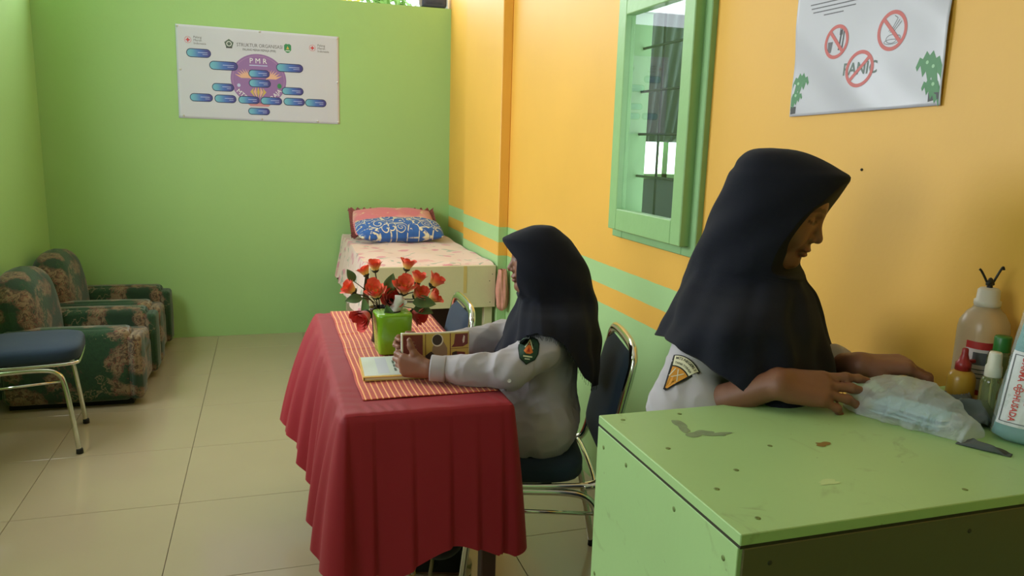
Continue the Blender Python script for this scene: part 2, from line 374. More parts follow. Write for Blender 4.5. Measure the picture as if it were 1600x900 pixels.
nx = bxs('wall_next_room', [(XR+.1, 4.9, 7.2, 7.3, -.05, 1.15), (XR+.1, 4.9, 7.2, 7.3, 2.1, ZC), (XR+.1, 3.6, 7.2, 7.3, 1.15, 2.1), (4.16, 4.9, 7.2, 7.3, 1.15, 2.1), (4.9, 5.0, 1.5, 7.3, -.05, 2.1), (XR+.1, 5.0, 1.5, 7.3, -.15, -.05), (XR+.1, 5.0, 1.5, 7.3, ZC, ZC+.1), (XR+.1, XR+.2, YB+.12, 7.3, -.05, ZC)], m_next)
nx['kind'] = 'structure'
nw = bxs('window_4', [(3.6, 3.66, 7.16, 7.3, 1.15, 2.1), (4.1, 4.16, 7.16, 7.3, 1.15, 2.1), (3.87, 3.93, 7.16, 7.3, 1.15, 2.1), (3.6, 4.16, 7.16, 7.3, 1.15, 1.2), (3.6, 4.16, 7.16, 7.3, 2.04, 2.1)], m_frame); nw['kind'] = 'structure'
def curtainVF(x0, x1, y, z0, z1, amp, waves, thin=0):
    def fn(u, v):
        return (x0+(x1-x0)*u*(1-thin*v), y+amp*math.sin(u*waves*6.283+v)*(.4+.6*v), z1+(z0-z1)*v)
    return gridVF(90, 14, fn)
m_curt = mat('sage_curtain_cloth', S(104, 124, 112), .8, var=.15, vscale=8, sheen=.3)
V, Fc, uv = curtainVF(3.3, 4.3, 7.02, 1.52, 2.75, .035, 9, .25); cu = solid(mk('curtain', V, Fc, m_curt), .004); tag(cu, 'sage green curtain in the next room seen through the window glass', 'curtain')

# what lies outside the opening above the back wall
m_leafY = mat('sunlit_yellow_leaf', S(215, 205, 80), .6, var=.3, vscale=3); m_leafG = mat('sunlit_green_leaf', S(120, 160, 70), .6, var=.3, vscale=3)
def bush(name, c, r, n, mt, label):
    V, Fc = [], []
    for i in range(n):
        p = rng.normal(size=3); p = p/np.linalg.norm(p)*r*rng.random()**.4+np.array(c); a = rng.normal(size=3); a /= np.linalg.norm(a); b = np.cross(a, rng.normal(size=3)); b /= np.linalg.norm(b)
        s = .05+.05*rng.random(); k = len(V); nn = np.cross(a, b)*s*.25
        V += [p-a*s, p-b*s*.4+nn, p+a*s, p+b*s*.4+nn]; Fc.append((k, k+1, k+2, k+3))
    o = mk(name, V, Fc, mt, None, False); return tag(o, label, 'shrub')
bush('shrub', (.55, 8.0, 2.72), .33, 320, m_leafY, 'sunlit yellow leaves beyond the opening above the back wall')
bush('shrub', (1.3, 9.0, 2.85), .36, 300, m_leafG, 'green shrub beyond the opening above the back wall')

# ------------------------------------------------------------------ big furniture
m_red = mat('crimson_satin_cloth', S(162, 24, 42), .6, sheen=.08, bump=.12, bscale=500)
nt = m_red.node_tree; b_ = nt.nodes['Principled BSDF']; tr = nt.nodes.new('ShaderNodeBsdfTranslucent'); tr.inputs[0].default_value = S(196, 34, 50); mx = nt.nodes.new('ShaderNodeMixShader'); mx.inputs[0].default_value = .22
out = [n for n in nt.nodes if n.type == 'OUTPUT_MATERIAL'][0]; nt.links.new(b_.outputs[0], mx.inputs[1]); nt.links.new(tr.outputs[0], mx.inputs[2]); nt.links.new(mx.outputs[0], out.inputs[0])
m_brown = mat('dark_brown_wood', S(70, 42, 34), .45, var=.2, vscale=20)
TX0, TX1, TY0, TY1, TZ = .172, .648, 1.98, 3.24, .745
tb = empty('table', ((TX0+TX1)/2, (TY0+TY1)/2, 0))
under(bxs('table_top', [(TX0+.008, TX1-.008, TY0+.008, TY1-.008, .72, TZ-.003)], m_brown, bevel=.003), tb)
for x in (TX0+.03, TX1-.075):
    for y in (TY0+.03, TY1-.075): under(bxs('leg', [(x, x+.045, y, y+.045, 0, .72)], m_brown, bevel=.003), tb)
under(bxs('apron', [(TX0+.05, TX1-.05, TY0+.045, TY0+.06, .64, .72)], m_brown), tb)
under(bxs('apron', [(TX0+.05, TX1-.05, TY1-.06, TY1-.045, .64, .72)], m_brown), tb)
under(bxs('apron', [(TX0+.045, TX0+.06, TY0+.07, TY1-.07, .64, .72)], m_brown), tb)
tag(tb, 'dark brown wooden table hidden under the red cloth', 'table')
tcl = empty('tablecloth', ((TX0+TX1)/2, (TY0+TY1)/2, TZ)); tag(tcl, 'crimson pleated tablecloth with a hanging skirt on the table', 'tablecloth')
def ctop(u, v):
    x = TX0+(TX1-TX0)*u; y = TY0+(TY1-TY0)*v; e = min(u, 1-u)*(TX1-TX0); e2 = min(v, 1-v)*(TY1-TY0); d = min(e, e2)
    wv = .0012*math.sin(x*75+9*math.sin(x*17+y*7))*math.exp(-((e2-.04)/.035)**2)+.0009*math.sin(y*70+6*math.sin(y*11+x*9))*math.exp(-((e-.03)/.03)**2)
    return (x, y, TZ+.004+wv-.006*max(0, 1-d/.012)**2)
V, Fc, uv = gridVF(110, 200, ctop); under(mk('cloth_top', V, Fc, m_red), tcl)
# skirt: walks round the rim with gathers that open towards the hem
per = []; rc = .014
def rim():
    P = []; cs = [(TX0, TY0), (TX1, TY0), (TX1, TY1), (TX0, TY1)]; nrm = [(0, -1), (1, 0), (0, 1), (-1, 0)]
    for k in range(4):
        a = np.array(cs[k], float); b = np.array(cs[(k+1) % 4], float); L = np.linalg.norm(b-a); n0 = np.array(nrm[k], float); t = (b-a)/L
        N_ = int(L/.006)
        for i in range(N_): s = rc+(L-2*rc)*i/(N_-1); P.append((a+t*s, n0, k, s/L))
        n1 = np.array(nrm[(k+1) % 4], float); c = b-t*rc-n0*rc+0
        for q in range(1, 8):
            an = q/8*math.pi/2; nn = n0*math.cos(an)+n1*math.sin(an); P.append((b-t*rc-n0*rc+nn*rc, nn, k+.5, q/8))
    return P
RP = rim(); NV = 44; V = []; L = len(RP); arc = 0; prev = None; arcs = []
for p, n0, k, s in RP:
    arc += 0 if prev is None else np.linalg.norm(p-prev); prev = p; arcs.append(arc)
def pleatf(a): q = (a*11.5+.22*math.sin(a*13+1)) % 1; return (1.5*q-.75 if q < .93 else .65-1.4*(q-.93)/.07)+.25*math.sin(a*31+2)
def pleat(a): return math.sin(a*42+1.4*math.sin(a*9))*.55+math.sin(a*23+2.1*math.sin(a*5+1))*.6+.3*math.sin(a*71+1)
for j in range(NV):
    v = j/(NV-1)
    for i, (p, n0, k, s) in enumerate(RP):
        a = arcs[i]; pw = v**.75
        front = 1 if k == 0 else 0; left = 1 if k == 3 else 0
        fl_ = .05+.015*math.sin(a*6)+(.02+.10*(1-s)**1.6 if left else 0)+(.0 if not front else .0)
        amp = (.010 if front else .019)
        off = fl_*v**.9*(1-.25*v)+amp*(pleatf(a)*(.55+.45*v) if front else pleat(a))*(v**.45 if front else v**.55)*(1 if v > 0 else 0)+.006*min(1, v/.025)
        corner = .02*v if int(k*2) % 2 else 0
        hem = .315+.012*math.sin(a*8)+.012*pleat(a)
        if k == 0: hem = .305+.062*math.exp(-((s-.64)/.15)**2)+.010*math.sin(s*17)-.02*(1-s)**2+.008*(s>.9)
        if k == 3.5 or (k == 0 and s < .08): hem -= .012
        z = TZ-.002-(TZ-.002-hem)*v
        q = p+n0*(off+corner); V.append((q[0], q[1], z))
Fc = [(j*L+i, j*L+(i+1) % L, (j+1)*L+(i+1) % L, (j+1)*L+i) for j in range(NV-1) for i in range(L)]
under(mk('skirt', V, Fc, m_red), tcl)

# woven runner
def runner_mat():
    M = mat('woven_red_runner', S(200, 60, 40), .8, sheen=.2); g = G(M); uvs = g.sep(g.tc.outputs['UV'])
    u = g.m('MULTIPLY', uvs[0], 24); v = g.m('MULTIPLY', uvs[1], 96)
    col_i = g.m('FLOOR', u); fu = g.m('FRACT', u); fv = g.m('FRACT', v)
    lu = g.m('SUBTRACT', 1, g.step(g.m('ABSOLUTE', g.m('SUBTRACT', fu, .5)), .10, .15))
    lv = g.m('SUBTRACT', 1, g.step(g.m('ABSOLUTE', g.m('SUBTRACT', fv, .5)), .14, .24))
    c = g.mix(g.noise(g.tc.outputs['UV'], 160, 2)[0], S(196, 50, 38), S(226, 92, 58))
    c = g.mix(g.m('MULTIPLY', lv, .9), c, S(104, 16, 20)); c = g.mix(lu, c, S(248, 176, 108)); g.out(c)
    g.bump(g.m('ADD', lu, g.m('MULTIPLY', lv, -.5)), .35, .0015); return M
RX0, RX1, RY0, RY1 = .236, .632, 2.085, 3.235
def rfn(u, v):
    x = RX0+(RX1-RX0)*u; y = RY0+(RY1-RY0)*v
    z = TZ+.0085+.0015*math.sin(y*34+2*x)*math.sin(x*21)+.003*math.exp(-((y-2.86-.1*(x-.4))/.012)**2)+.0025*math.exp(-((y-2.62+.1*(x-.4))/.012)**2)+.0035*math.exp(-((y-3.02)/.014)**2)*(.4+u)
    return (x+.0012*math.sin(y*19), y, z)
V, Fc, uv = gridVF(70, 220, rfn); rn = solid(mk('table_runner', V, Fc, runner_mat(), None, True, uv), .002); tag(rn, 'red and orange checked woven runner lying on the crimson cloth', 'table runner')

# ---- green plywood cabinet
CX0, CX1, CY0, CY1, CZ = .553, 1.345, .757, 1.197, 1.0
def ply(name, c, dirt):
    M = mat(name, c, .42); g = G(M); P = g.tc.outputs['Object']
    n = g.noise(P, 3, 5)[0]; s = g.noise(P, 14, 5, 1)[0]; k = g.noise(P, 90, 3)[0]
    cc = g.mix(n, tuple(x*.88 for x in c[:3])+(1,), tuple(min(1, x*1.1) for x in c[:3])+(1,))
    cc = g.mix(g.m('MULTIPLY', g.step(s, .60, .76), dirt), cc, S(112, 118, 70))
    cc = g.mix(g.m('MULTIPLY', g.step(k, .70, .78), .35), cc, S(80, 84, 50)); g.out(cc)
    g.bump(k, .1, .002); return M
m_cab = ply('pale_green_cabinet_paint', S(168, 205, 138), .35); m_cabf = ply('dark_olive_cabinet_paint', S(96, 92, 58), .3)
m_seam = mat('dark_joint_filler', S(58, 58, 40), .9); m_screw = mat('dull_screw_head', S(120, 140, 80), .5, metal=.4)
m_stain = mat('brown_resin_stain', S(128, 100, 40), .3); m_scuff = mat('grey_scuff', S(128, 148, 110), .6, var=.3, vscale=60)
cb = empty('cabinet', (.95, .977, 0)); tag(cb, 'green painted plywood cabinet with worn top in the foreground', 'cabinet')
under(bxs('top_panel', [(CX0, CX1, CY0, CY1, CZ-.016, CZ)], m_cab, bevel=.0012), cb)
under(bxs('joint', [(CX0+.0012, CX1-.003, CY0+.0012, CY1-.003, CZ-.0205, CZ-.016)], m_seam), cb)
under(bxs('side_panel', [(CX0, CX0+.016, CY0+.004, CY1, 0, CZ-.0205)], m_cab, bevel=.001), cb)
under(bxs('side_panel', [(CX1-.016, CX1, CY0+.004, CY1, 0, CZ-.0205)], m_cab, bevel=.001), cb)
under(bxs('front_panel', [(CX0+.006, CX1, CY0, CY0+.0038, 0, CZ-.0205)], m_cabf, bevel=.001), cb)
under(bxs('back_panel', [(CX0+.018, CX1-.018, CY1-.012, CY1-.002, 0, CZ-.0205)], m_cab), cb)
for (x, y) in ((.585, 1.165), (.70, 1.17), (.60, 1.03), (.595, .88), (.60, .79), (.95, .79), (1.22, .785), (.86, 1.175), (.77, 1.0), (.66, .93)):
    under(lathe('screw', [(0.001, 0), (.0042, 0), (.0042, .0006), (.0025, .0009), (.001, .0004)], (x, y, CZ-.0001), m_screw, n=12), cb)
rotx = Matrix.Rotation(R(-90), 3, 'Y')
for (y, z) in ((1.17, .95), (1.08, .955), (.92, .955), (.79, .95), (1.18, .70)):
    under(lathe('screw', [(0.001, 0), (.004, 0), (.004, .0006), (.0015, .0008)], (CX0+.0001, y, z), m_screw, n=12, axis=rotx), cb)
for (x, z) in ((.60, .955), (.93, .955), (1.25, .955)):
    under(lathe('screw', [(0.001, 0), (.0035, 0), (.0035, .0006), (.0015, .0008)], (x, CY0+.0001, z), m_seam, n=12, axis=Matrix.Rotation(R(90), 3, 'X')), cb)
def blot(name, c, r, seed, mt, off=.0006, el=(1, 1), n=40, rough=.35):
    q = np.random.default_rng(seed); ph = q.random(5)*6.28; P = []
    for k in range(n):
        t = 6.283*k/n; rr = r*(1+rough*sum(math.sin((i+2)*t+ph[i])/(i+1.5) for i in range(5))); P.append((c[0]+rr*el[0]*math.cos(t), c[1]+rr*el[1]*math.sin(t), CZ+off))
    return under(mk(name, P+[(c[0], c[1], CZ+off+.0002)], [(k, (k+1) % n, n) for k in range(n)], mt, None, True), cb)
blot('stain', (.862, .985), .011, 3, m_stain, el=(1.2, .8))
for i, (x, y, r, e) in enumerate(((.672, 1.115, .018, (.6, 1.6)), (.685, 1.075, .016, (1.5, .8)), (.715, 1.065, .012, (1.6, .7)))): blot('scuff', (x, y), r, 10+i, m_scuff, .0004+.0001*i, e)
m_pale = mat('pale_scratch', S(190, 214, 150), .5)
blot('scuff', (.77, .86), .012, 21, m_pale, .0004, (1.6, .6))

# ---- padded chrome chair
m_chrome = mat('chrome', S(215, 215, 208), .12, metal=1)
m_navy = mat('navy_seat_fabric', S(25, 45, 64), .9, sheen=.08, bump=.25, bscale=900)
m_rubber = mat('black_rubber', S(22, 22, 22), .7)
def chair(loc, rz, label):
    t = empty('padded_chair', (loc[0], loc[1], 0), rz); tag(t, label, 'chair', 'blue padded chairs with chrome frames')
    V = []; n = 56; prof = [(.5, .437), (.9, .437), (.97, .441), (1, .453), (1, .482), (.97, .497), (.86, .506), (.45, .511)]
    for k_, z in prof:
        for q in range(n):
            a_ = 6.2832*q/n; c_, s_ = math.cos(a_), math.sin(a_); e_ = (abs(c_)**4.5+abs(s_)**4.5)**(-1/4.5); V.append((.055+.215*c_*e_*k_, .212*s_*e_*k_, z))
    Fc = [(i*n+k, i*n+(k+1) % n, (i+1)*n+(k+1) % n, (i+1)*n+k) for i in range(len(prof)-1) for k in range(n)]+[tuple(range(n))[::-1], tuple(range((len(prof)-1)*n, len(prof)*n))]
    mk('seat', V, Fc, m_navy, t)
    P = cat([(.258, .13, .43), (.235, .185, .43), (.15, .2, .43), (-.14, .2, .43), (-.19, .17, .43), (-.19, -.17, .43), (-.14, -.2, .43), (.15, -.2, .43), (.235, -.185, .43), (.258, -.13, .43)], 6, True)
    tube('seat_rail', P, .009, m_chrome, t, 8, True)
    for s in (1, -1):
        P = cat([(.235, s*.208, .012), (.215, s*.205, .2), (.195, s*.202, .345), (.165, s*.2, .395), (.11, s*.2, .41), (0, s*.2, .411), (-.11, s*.2, .405), (-.165, s*.2, .385), (-.195, s*.202, .335), (-.225, s*.205, .2), (-.262, s*.208, .012)], 6)
        f = tube('leg_frame', P, .0115, m_chrome, t, 12)
        tube('brace', [(.19, s*.2, .352), (-.19, s*.2, .335)], .0065, m_chrome, t, 8)
        for x in (.236, -.263): lathe('foot_cap', [(.011, 0), (.0155, .002), (.0145, .022), (.012, .026)], (x, s*.208, 0), m_rubber, f, 14)
    P = cat([(-.15, .195, .425), (-.2, .195, .44), (-.225, .195, .5), (-.25, .192, .65), (-.283, .185, .8), (-.29, .165, .845), (-.293, .12, .862), (-.295, 0, .866), (-.293, -.12, .862), (-.29, -.165, .845), (-.283, -.185, .8), (-.25, -.192, .65), (-.225, -.195, .5), (-.2, -.195, .44), (-.15, -.195, .425)], 6)
    tube('back_frame', P, .0125, m_chrome, t, 12, flat=1.35)
    def bc(u, v):
        z = .5+.345*v; hw = .172-.05*max(0, (v-.86)/.14)**1.5-.05*max(0, (.1-v)/.1)**1.5; x = -.213-.072*((z-.5)/.345)**1.1
        return x, (2*u-1)*hw, z
    V = []; nu, nv = 18, 18
    for sd in (1, -1):
        for j in range(nv):
            for i in range(nu):
                u, v = i/(nu-1), j/(nv-1); x, y, z = bc(u, v); e = max(0, 1-abs(2*u-1)**6)*max(0, 1-abs(2*v-1)**6); V.append((x+sd*.02*e**.5, y, z))
    Fc = [(k*nu*nv+j*nu+i, k*nu*nv+j*nu+i+1, k*nu*nv+(j+1)*nu+i+1, k*nu*nv+(j+1)*nu+i) for k in (0, 1) for j in range(nv-1) for i in range(nu-1)]
    mk('backrest', V, Fc, m_navy, t)
    for s in (1, -1): bxs('bracket', [(-.262, -.248, s*.178-.012, s*.178+.012, .66, .69)], m_chrome, t, bevel=.002)
    bxs('seat_bracket', [(-.05, -.02, -.19, .19, .42, .44)], m_rubber, t)
    return t
chair((-1.128, 3.967), R(7.5), 'blue padded chrome chair by the patterned armchairs')
chair((.815, 2.29), math.atan2(.24, -.97), 'navy padded chrome chair the seated person sits on')
chair((.42, 2.845), math.atan2(.05, -1), 'navy padded chair pushed in at the far end of the red table')

# ---- armchairs
def sofa_mat():
    M = mat('green_damask_upholstery', S(40, 80, 45), .9, sheen=.2); g = G(M); P = g.tc.outputs['Object']
    n = g.noise(P, 5.5, 2)[1]; mp = g.nt.nodes.new('ShaderNodeMix'); mp.data_type = 'RGBA'; mp.inputs[0].default_value = .08; g.nt.links.new(P, mp.inputs[6]); g.nt.links.new(n, mp.inputs[7]); Q = mp.outputs[2]
    v1 = g.vor(Q, 11, 'SMOOTH_F1', .9)[0]; n1 = g.noise(P, 30, 5, 1.4)[0]; n2 = g.noise(P, 70, 4, 1.0)[0]; n3 = g.noise(P, 9, 2, .4)[0]
    sx = g.sep(P); band = g.m('SINE', g.m('ADD', g.m('MULTIPLY', g.m('ADD', sx[1], g.m('MULTIPLY', sx[0], .8)), 17), g.m('MULTIPLY', n3, 5)))
    petals = g.m('SUBTRACT', 1, g.step(g.m('ADD', v1, g.m('MULTIPLY', n1, .5)), .66, .74))
    rim_ = g.m('MULTIPLY', g.step(g.m('ABSOLUTE', g.m('SUBTRACT', g.m('FRACT', g.m('MULTIPLY', g.m('ADD', v1, g.m('MULTIPLY', n1, .6)), 5.0)), .5)), .33, .42), petals)
    c = g.mix(n2, S(16, 40, 24), S(36, 78, 42))
    c = g.mix(g.step(band, .2, .5), c, S(26, 54, 32))
    fl_ = g.m('MULTIPLY', petals, g.step(band, -.75, -.3))
    c = g.mix(fl_, c, g.mix(g.step(n1, .42, .6), S(72, 58, 42), S(128, 108, 80)))
    c = g.mix(g.m('MULTIPLY', fl_, g.step(n2, .56, .62)), c, S(112, 66, 52))
    c = g.mix(g.m('MULTIPLY', rim_, .6), c, S(140, 122, 90)); g.out(c); g.bump(n2, .3, .004); return M
m_sofa = sofa_mat()
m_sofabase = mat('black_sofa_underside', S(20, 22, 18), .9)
def armchair(loc, rz, label):
    t = empty('armchair', (loc[0], loc[1], 0), rz); tag(t, label, 'armchair', 'patterned armchairs along the left wall')
    rbox('base', (.0, 0, .145), (.66, .60, .23), .03, m_sofa, t, 4)
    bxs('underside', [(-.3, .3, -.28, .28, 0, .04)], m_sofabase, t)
    rbox('seat_cushion', (.05, 0, .26), (.56, .37, .15), .05, m_sofa, t, 5, .06, sub=3)
    for s in (1, -1):
        rbox('arm', (.0, s*.262, .232), (.62, .16, .40), .05, m_sofa, t, 6, .05, sub=3)
        rbox('arm_front', (.325, s*.262, .218), (.075, .15, .36), .034, m_sofa, t, 5, .10, sub=2)
    # cushioned back with an arched top that rolls forward
    V = []; nu, nv = 30, 30
    for sd in (1, -1):
        for j in range(nv):
            for i in range(nu):
                u, v = 2*i/(nu-1)-1, j/(nv-1); z = .14+.59*v; hw = .29*(1-.0*v)*(1 if v < .62 else math.sqrt(max(0.0, 1-((v-.62)/.38)**2.6))*.98+.02)
                e = (max(0, 1-abs(u)**5)*max(0, 1-abs(2*v-1)**7))**.5; x = -.215-.07*v+.05*max(0, v-.7)**1.2+sd*e*(.085+.035*math.sin(v*3.1)); V.append((x, u*hw, z))
    Fc = [(k*nu*nv+j*nu+i, k*nu*nv+j*nu+i+1, k*nu*nv+(j+1)*nu+i+1, k*nu*nv+(j+1)*nu+i) for k in (0, 1) for j in range(nv-1) for i in range(nu-1)]
    mk('backrest', V, Fc, m_sofa, t)
    return t
armchair((-1.035, 4.762), R(-1), 'patterned green armchair nearer the blue chair')
armchair((-1.03, 5.47), R(0), 'patterned green armchair in the far corner by the green wall')

# ---- bed
def sheet_mat():
    M = mat('pink_floral_sheet', S(232, 200, 190), .85, sheen=.2); g = G(M); P = g.tc.outputs['Object']
    v = g.vor(P, 9, 'F1', 1)[0]; n = g.noise(P, 18, 3, .6)[0]; n2 = g.noise(P, 6, 3, .5)[0]; n3 = g.noise(P, 10, 3, 1)[0]
    c = g.mix(g.noise(P, 3, 2)[0], S(236, 208, 196), S(224, 188, 178))
    a = g.m('SUBTRACT', 1, g.step(g.m('ADD', v, g.m('MULTIPLY', n, .55)), .50, .58))
    c = g.mix(a, c, g.mix(n, S(226, 158, 168), S(208, 116, 136)))
    c = g.mix(g.m('MULTIPLY', g.step(n3, .60, .66), .8), c, S(146, 160, 140)); c = g.mix(g.m('MULTIPLY', g.step(n2, .63, .7), .7), c, S(222, 150, 152)); g.out(c); return M
m_sheet = sheet_mat()
m_board = mat('worn_cream_board_paint', S(206, 196, 160), .55, var=.1, vscale=9, bump=.08, bscale=70); m_tape = mat('yellowed_tape', S(205, 178, 112), .4)
m_darkred = mat('dark_maroon_board', S(70, 40, 40), .7)
BX0, BX1, BY0, BY1, BZ = .535, 1.283, 4.335, 5.9, .70
bd = empty('bed', (.91, 5.1, 0)); tag(bd, 'cream wooden clinic bed with board foot against the green wall', 'bed')
under(bxs('footboard', [(BX0, BX1, BY0, BY0+.025, .50, .752)], m_board, bevel=.002), bd)
under(bxs('frame', [(BX0+.005, BX0+.03, BY0+.026, BY1, .52, .68), (BX1-.03, BX1-.002, BY0+.026, BY1, .52, .68), (BX0+.03, BX1-.03, BY1-.03, BY1, .52, .68), (BX0+.03, BX1-.03, BY0+.026, BY1-.03, .655, .68)], m_board), bd)
for x in (BX0+.01, BX1-.06):
    for y in (BY0+.027, BY1-.08): under(bxs('leg', [(x, x+.05, y, y+.05, 0, .52)], m_board, bevel=.002), bd)
under(bxs('back_panel', [(.8, BX1-.07, BY0+.45, BY0+.46, .02, .5)], m_darkred), bd)
under(bxs('tape', [(1.085, 1.105, BY0-.0012, BY0, .59, .752)], m_tape), bd)
for (x, z) in ((1.245, .66), (1.262, .70), (1.13, .515), (1.25, .53)): under(lathe('nail', [(.001, 0), (.003, 0), (.002, .001)], (x, BY0, z), m_iron, n=8, axis=Matrix.Rotation(R(90), 3, 'X')), bd)
under(rbox('mattress', ((BX0+BX1)/2, (BY0+.03+BY1)/2, .715), (BX1-BX0-.02, BY1-BY0-.06, .06), .02, m_board, None, 3), bd)
sh = empty('bed_sheet', (.91, 5.1, .75)); tag(sh, 'pink floral sheet spread over the bed and hanging down its side', 'bed sheet')
def stop(u, v):
    x = BX0-.008+(BX1-BX0+.004)*u; y = BY0+.027+(BY1-BY0-.03)*v
    return (x, y, .757+.004*math.sin(x*23+y*5)+.003*math.sin(y*17-x*9)+.012*math.exp(-((v-.0)/.05)**2)*0-.010*max(0, 1-v/.02))
V, Fc, uv = gridVF(40, 70, stop); under(mk('sheet_top', V, Fc, m_sheet), sh)
def sside(u, v):
    y = BY0+.027+(BY1-BY0-.03)*u
    return (BX0-.008-.02*v**.5-.035*v-.014*math.sin(y*38+2*math.sin(y*9))*v, y, .757+.004*math.sin(BX0*23+y*5)+.003*math.sin(y*17-BX0*9)-(.30+.015*math.sin(y*30))*v-.010*max(0, 1-u/.02)*(1-v))
V, Fc, uv = gridVF(120, 22, sside); under(mk('side_drape', V, Fc, m_sheet), sh)
# gathered end of the sheet hanging at the right of the footboard
def bund(u, v):
    t = 6.283*u; z = .735-.25*v; r = .024+.014*math.sin(v*2.6)+.005*math.sin(5*t+v*3)+.003*math.sin(11*t-v*5)
    if v > .9: r *= max(.05, (1-v)/.1)**.5
    return (1.312+r*math.cos(t)*.9, 4.292+r*math.sin(t)*1.0, z)
V, Fc, uv = gridVF(36, 24, bund); under(mk('hanging_end', V, Fc, mat('mauve_print_cloth', S(204, 140, 122), .85, var=.3, vscale=28)), sh)

def pillow(name, c, dx, dy, dz, rot, mt, label, tilt=0, ruff=None):
    t = empty(name, c, rot); tag(t, label, 'pillow')
    nu = 40; V = []; uv = []
    for sd in (1, -1):
        for j in range(nu):
            for i in range(nu):
                a, b = 2*i/(nu-1)-1, 2*j/(nu-1)-1; h = ((1-abs(a)**3)*(1-abs(b)**3))**.55
                x = a*dx/2*(1-.06*(1-abs(b)**2)*0-.05*(b*b)); y = b*dy/2*(1-.05*a*a); z = sd*h*dz/2+.004*math.sin(a*9+b*5)*h
                V.append((x, y*math.cos(tilt)-z*math.sin(tilt), y*math.sin(tilt)+z*math.cos(tilt))); uv.append(((a+1)/2*dx, (b+1)/2*dy))
    Fc = [(k*nu*nu+j*nu+i, k*nu*nu+j*nu+i+1, k*nu*nu+(j+1)*nu+i+1, k*nu*nu+(j+1)*nu+i) for k in (0, 1) for j in range(nu-1) for i in range(nu-1)]
    mk('cover', V, Fc, mt, t, True, uv)
    if ruff:
        P = []; n = 320
        for k in range(n):
            q = k/n*4; s = int(q); f = q-s; a, b = [(-1+2*f, -1), (1, -1+2*f), (1-2*f, 1), (-1, 1-2*f)][s]
            P.append((a, b))
        V = []
        for r_ in (0, 1):
            for k, (a, b) in enumerate(P):
                e = 1+r_*.12; x, y = a*dx/2*e*(.95 if abs(a) == 1 else 1), b*dy/2*(1+r_*.16)*.95; z = r_*.018*math.sin(k*1.1)
                V.append((x, y*math.cos(tilt)-z*math.sin(tilt), y*math.sin(tilt)+z*math.cos(tilt)))
        mk('frill', V, [(k, (k+1) % n, n+(k+1) % n, n+k) for k in range(n)], ruff, t)
    return t
def scroll_mat():
    M = mat('blue_scroll_print', S(36, 92, 178), .7, sheen=.2); g = G(M); U = g.tc.outputs['UV']
    mp = g.nt.nodes.new('ShaderNodeMapping'); g.nt.links.new(U, mp.inputs[0]); mp.inputs['Scale'].default_value = (1, 1, 0)
    vo = g.vor(mp.outputs[0], 11, 'F1', .7); d = vo[0]; pos = vo[2]
    sb = g.nt.nodes.new('ShaderNodeVectorMath'); sb.operation = 'SUBTRACT'; sc_ = g.nt.nodes.new('ShaderNodeVectorMath'); sc_.operation = 'SCALE'; sc_.inputs['Scale'].default_value = 1.0
    g.nt.links.new(mp.outputs[0], sb.inputs[0]); g.nt.links.new(pos, sb.inputs[1]); q = g.sep(sb.outputs[0])
    ang = g.m('DIVIDE', g.m('ARCTAN2', q[1], q[0]), 6.2832)
    sp = g.m('FRACT', g.m('ADD', g.m('MULTIPLY', d, 4.2), ang))
    ln = g.m('SUBTRACT', 1, g.step(g.m('ABSOLUTE', g.m('SUBTRACT', sp, .5)), .07, .12))
    ln = g.m('MULTIPLY', ln, g.m('SUBTRACT', 1, g.step(d, .56, .60)))
    ed = g.vor(mp.outputs[0], 11, 'DISTANCE_TO_EDGE', .7)[0]
    nn = g.noise(U, 30, 2, 1.5)[0]
    ln2 = g.m('MULTIPLY', g.m('SUBTRACT', 1, g.step(ed, .02, .045)), g.step(nn, .42, .5))
    f = g.m('MAXIMUM', ln, ln2); c = g.mix(f, g.mix(g.noise(U, 20, 2)[0], S(28, 76, 160), S(50, 112, 196)), S(232, 222, 190)); g.out(c); return M
def pinkp():
    M = mat('pink_pillow_print', S(226, 128, 140), .8, sheen=.2); g = G(M); P = g.tc.outputs['Object']
    c = g.mix(g.step(g.noise(P, 4, 2)[0], .47, .56), S(228, 128, 142), S(236, 164, 160)); c = g.mix(g.step(g.noise(P, 16, 3, .6)[0], .60, .66), c, S(240, 206, 170)); g.out(c); return M
m_frill = mat('maroon_print_frill', S(150, 86, 84), .9, var=.4, vscale=25)
pillow('pillow', (.885, 5.70, .862), .60, .34, .14, R(-2), pinkp(), 'pink pillow with frilled edge against the green wall', R(27), m_frill)
pillow('pillow', (.885, 5.43, .842), .62, .26, .14, R(3), scroll_mat(), 'blue pillow with cream scroll print on the bed', R(20))

# ------------------------------------------------------------------ people
def skin_mat(name, base):
    M = mat(name, base, .5); g = G(M); at = g.nt.nodes.new('ShaderNodeAttribute'); at.attribute_name = 'tint'
    mu = g.nt.nodes.new('ShaderNodeMix'); mu.data_type = 'RGBA'; mu.blend_type = 'MULTIPLY'; mu.inputs[0].default_value = 1
    n = g.noise(g.tc.outputs['Object'], 40, 4)[0]; c = g.mix(n, tuple(x*.9 for x in base[:3])+(1,), tuple(min(1, x*1.08) for x in base[:3])+(1,))
    g.nt.links.new(c, mu.inputs[6]); g.nt.links.new(at.outputs[0], mu.inputs[7]); g.out(mu.outputs[2])
    g.b.inputs['Subsurface Weight'].default_value = .08; g.b.inputs['Subsurface Radius'].default_value = (.01, .004, .002); g.bump(g.noise(g.tc.outputs['Object'], 260, 3)[0], .12, .002); return M
m_skin = skin_mat('warm_brown_skin', S(132, 87, 66))
m_shirt = mat('pale_lavender_school_shirt', S(174, 168, 175), .8, sheen=.1, bump=.1, bscale=700)
m_hijab = mat('navy_headscarf_cloth', S(24, 26, 38), .9, spec=.2, sheen=.06, bump=.25, bscale=900)
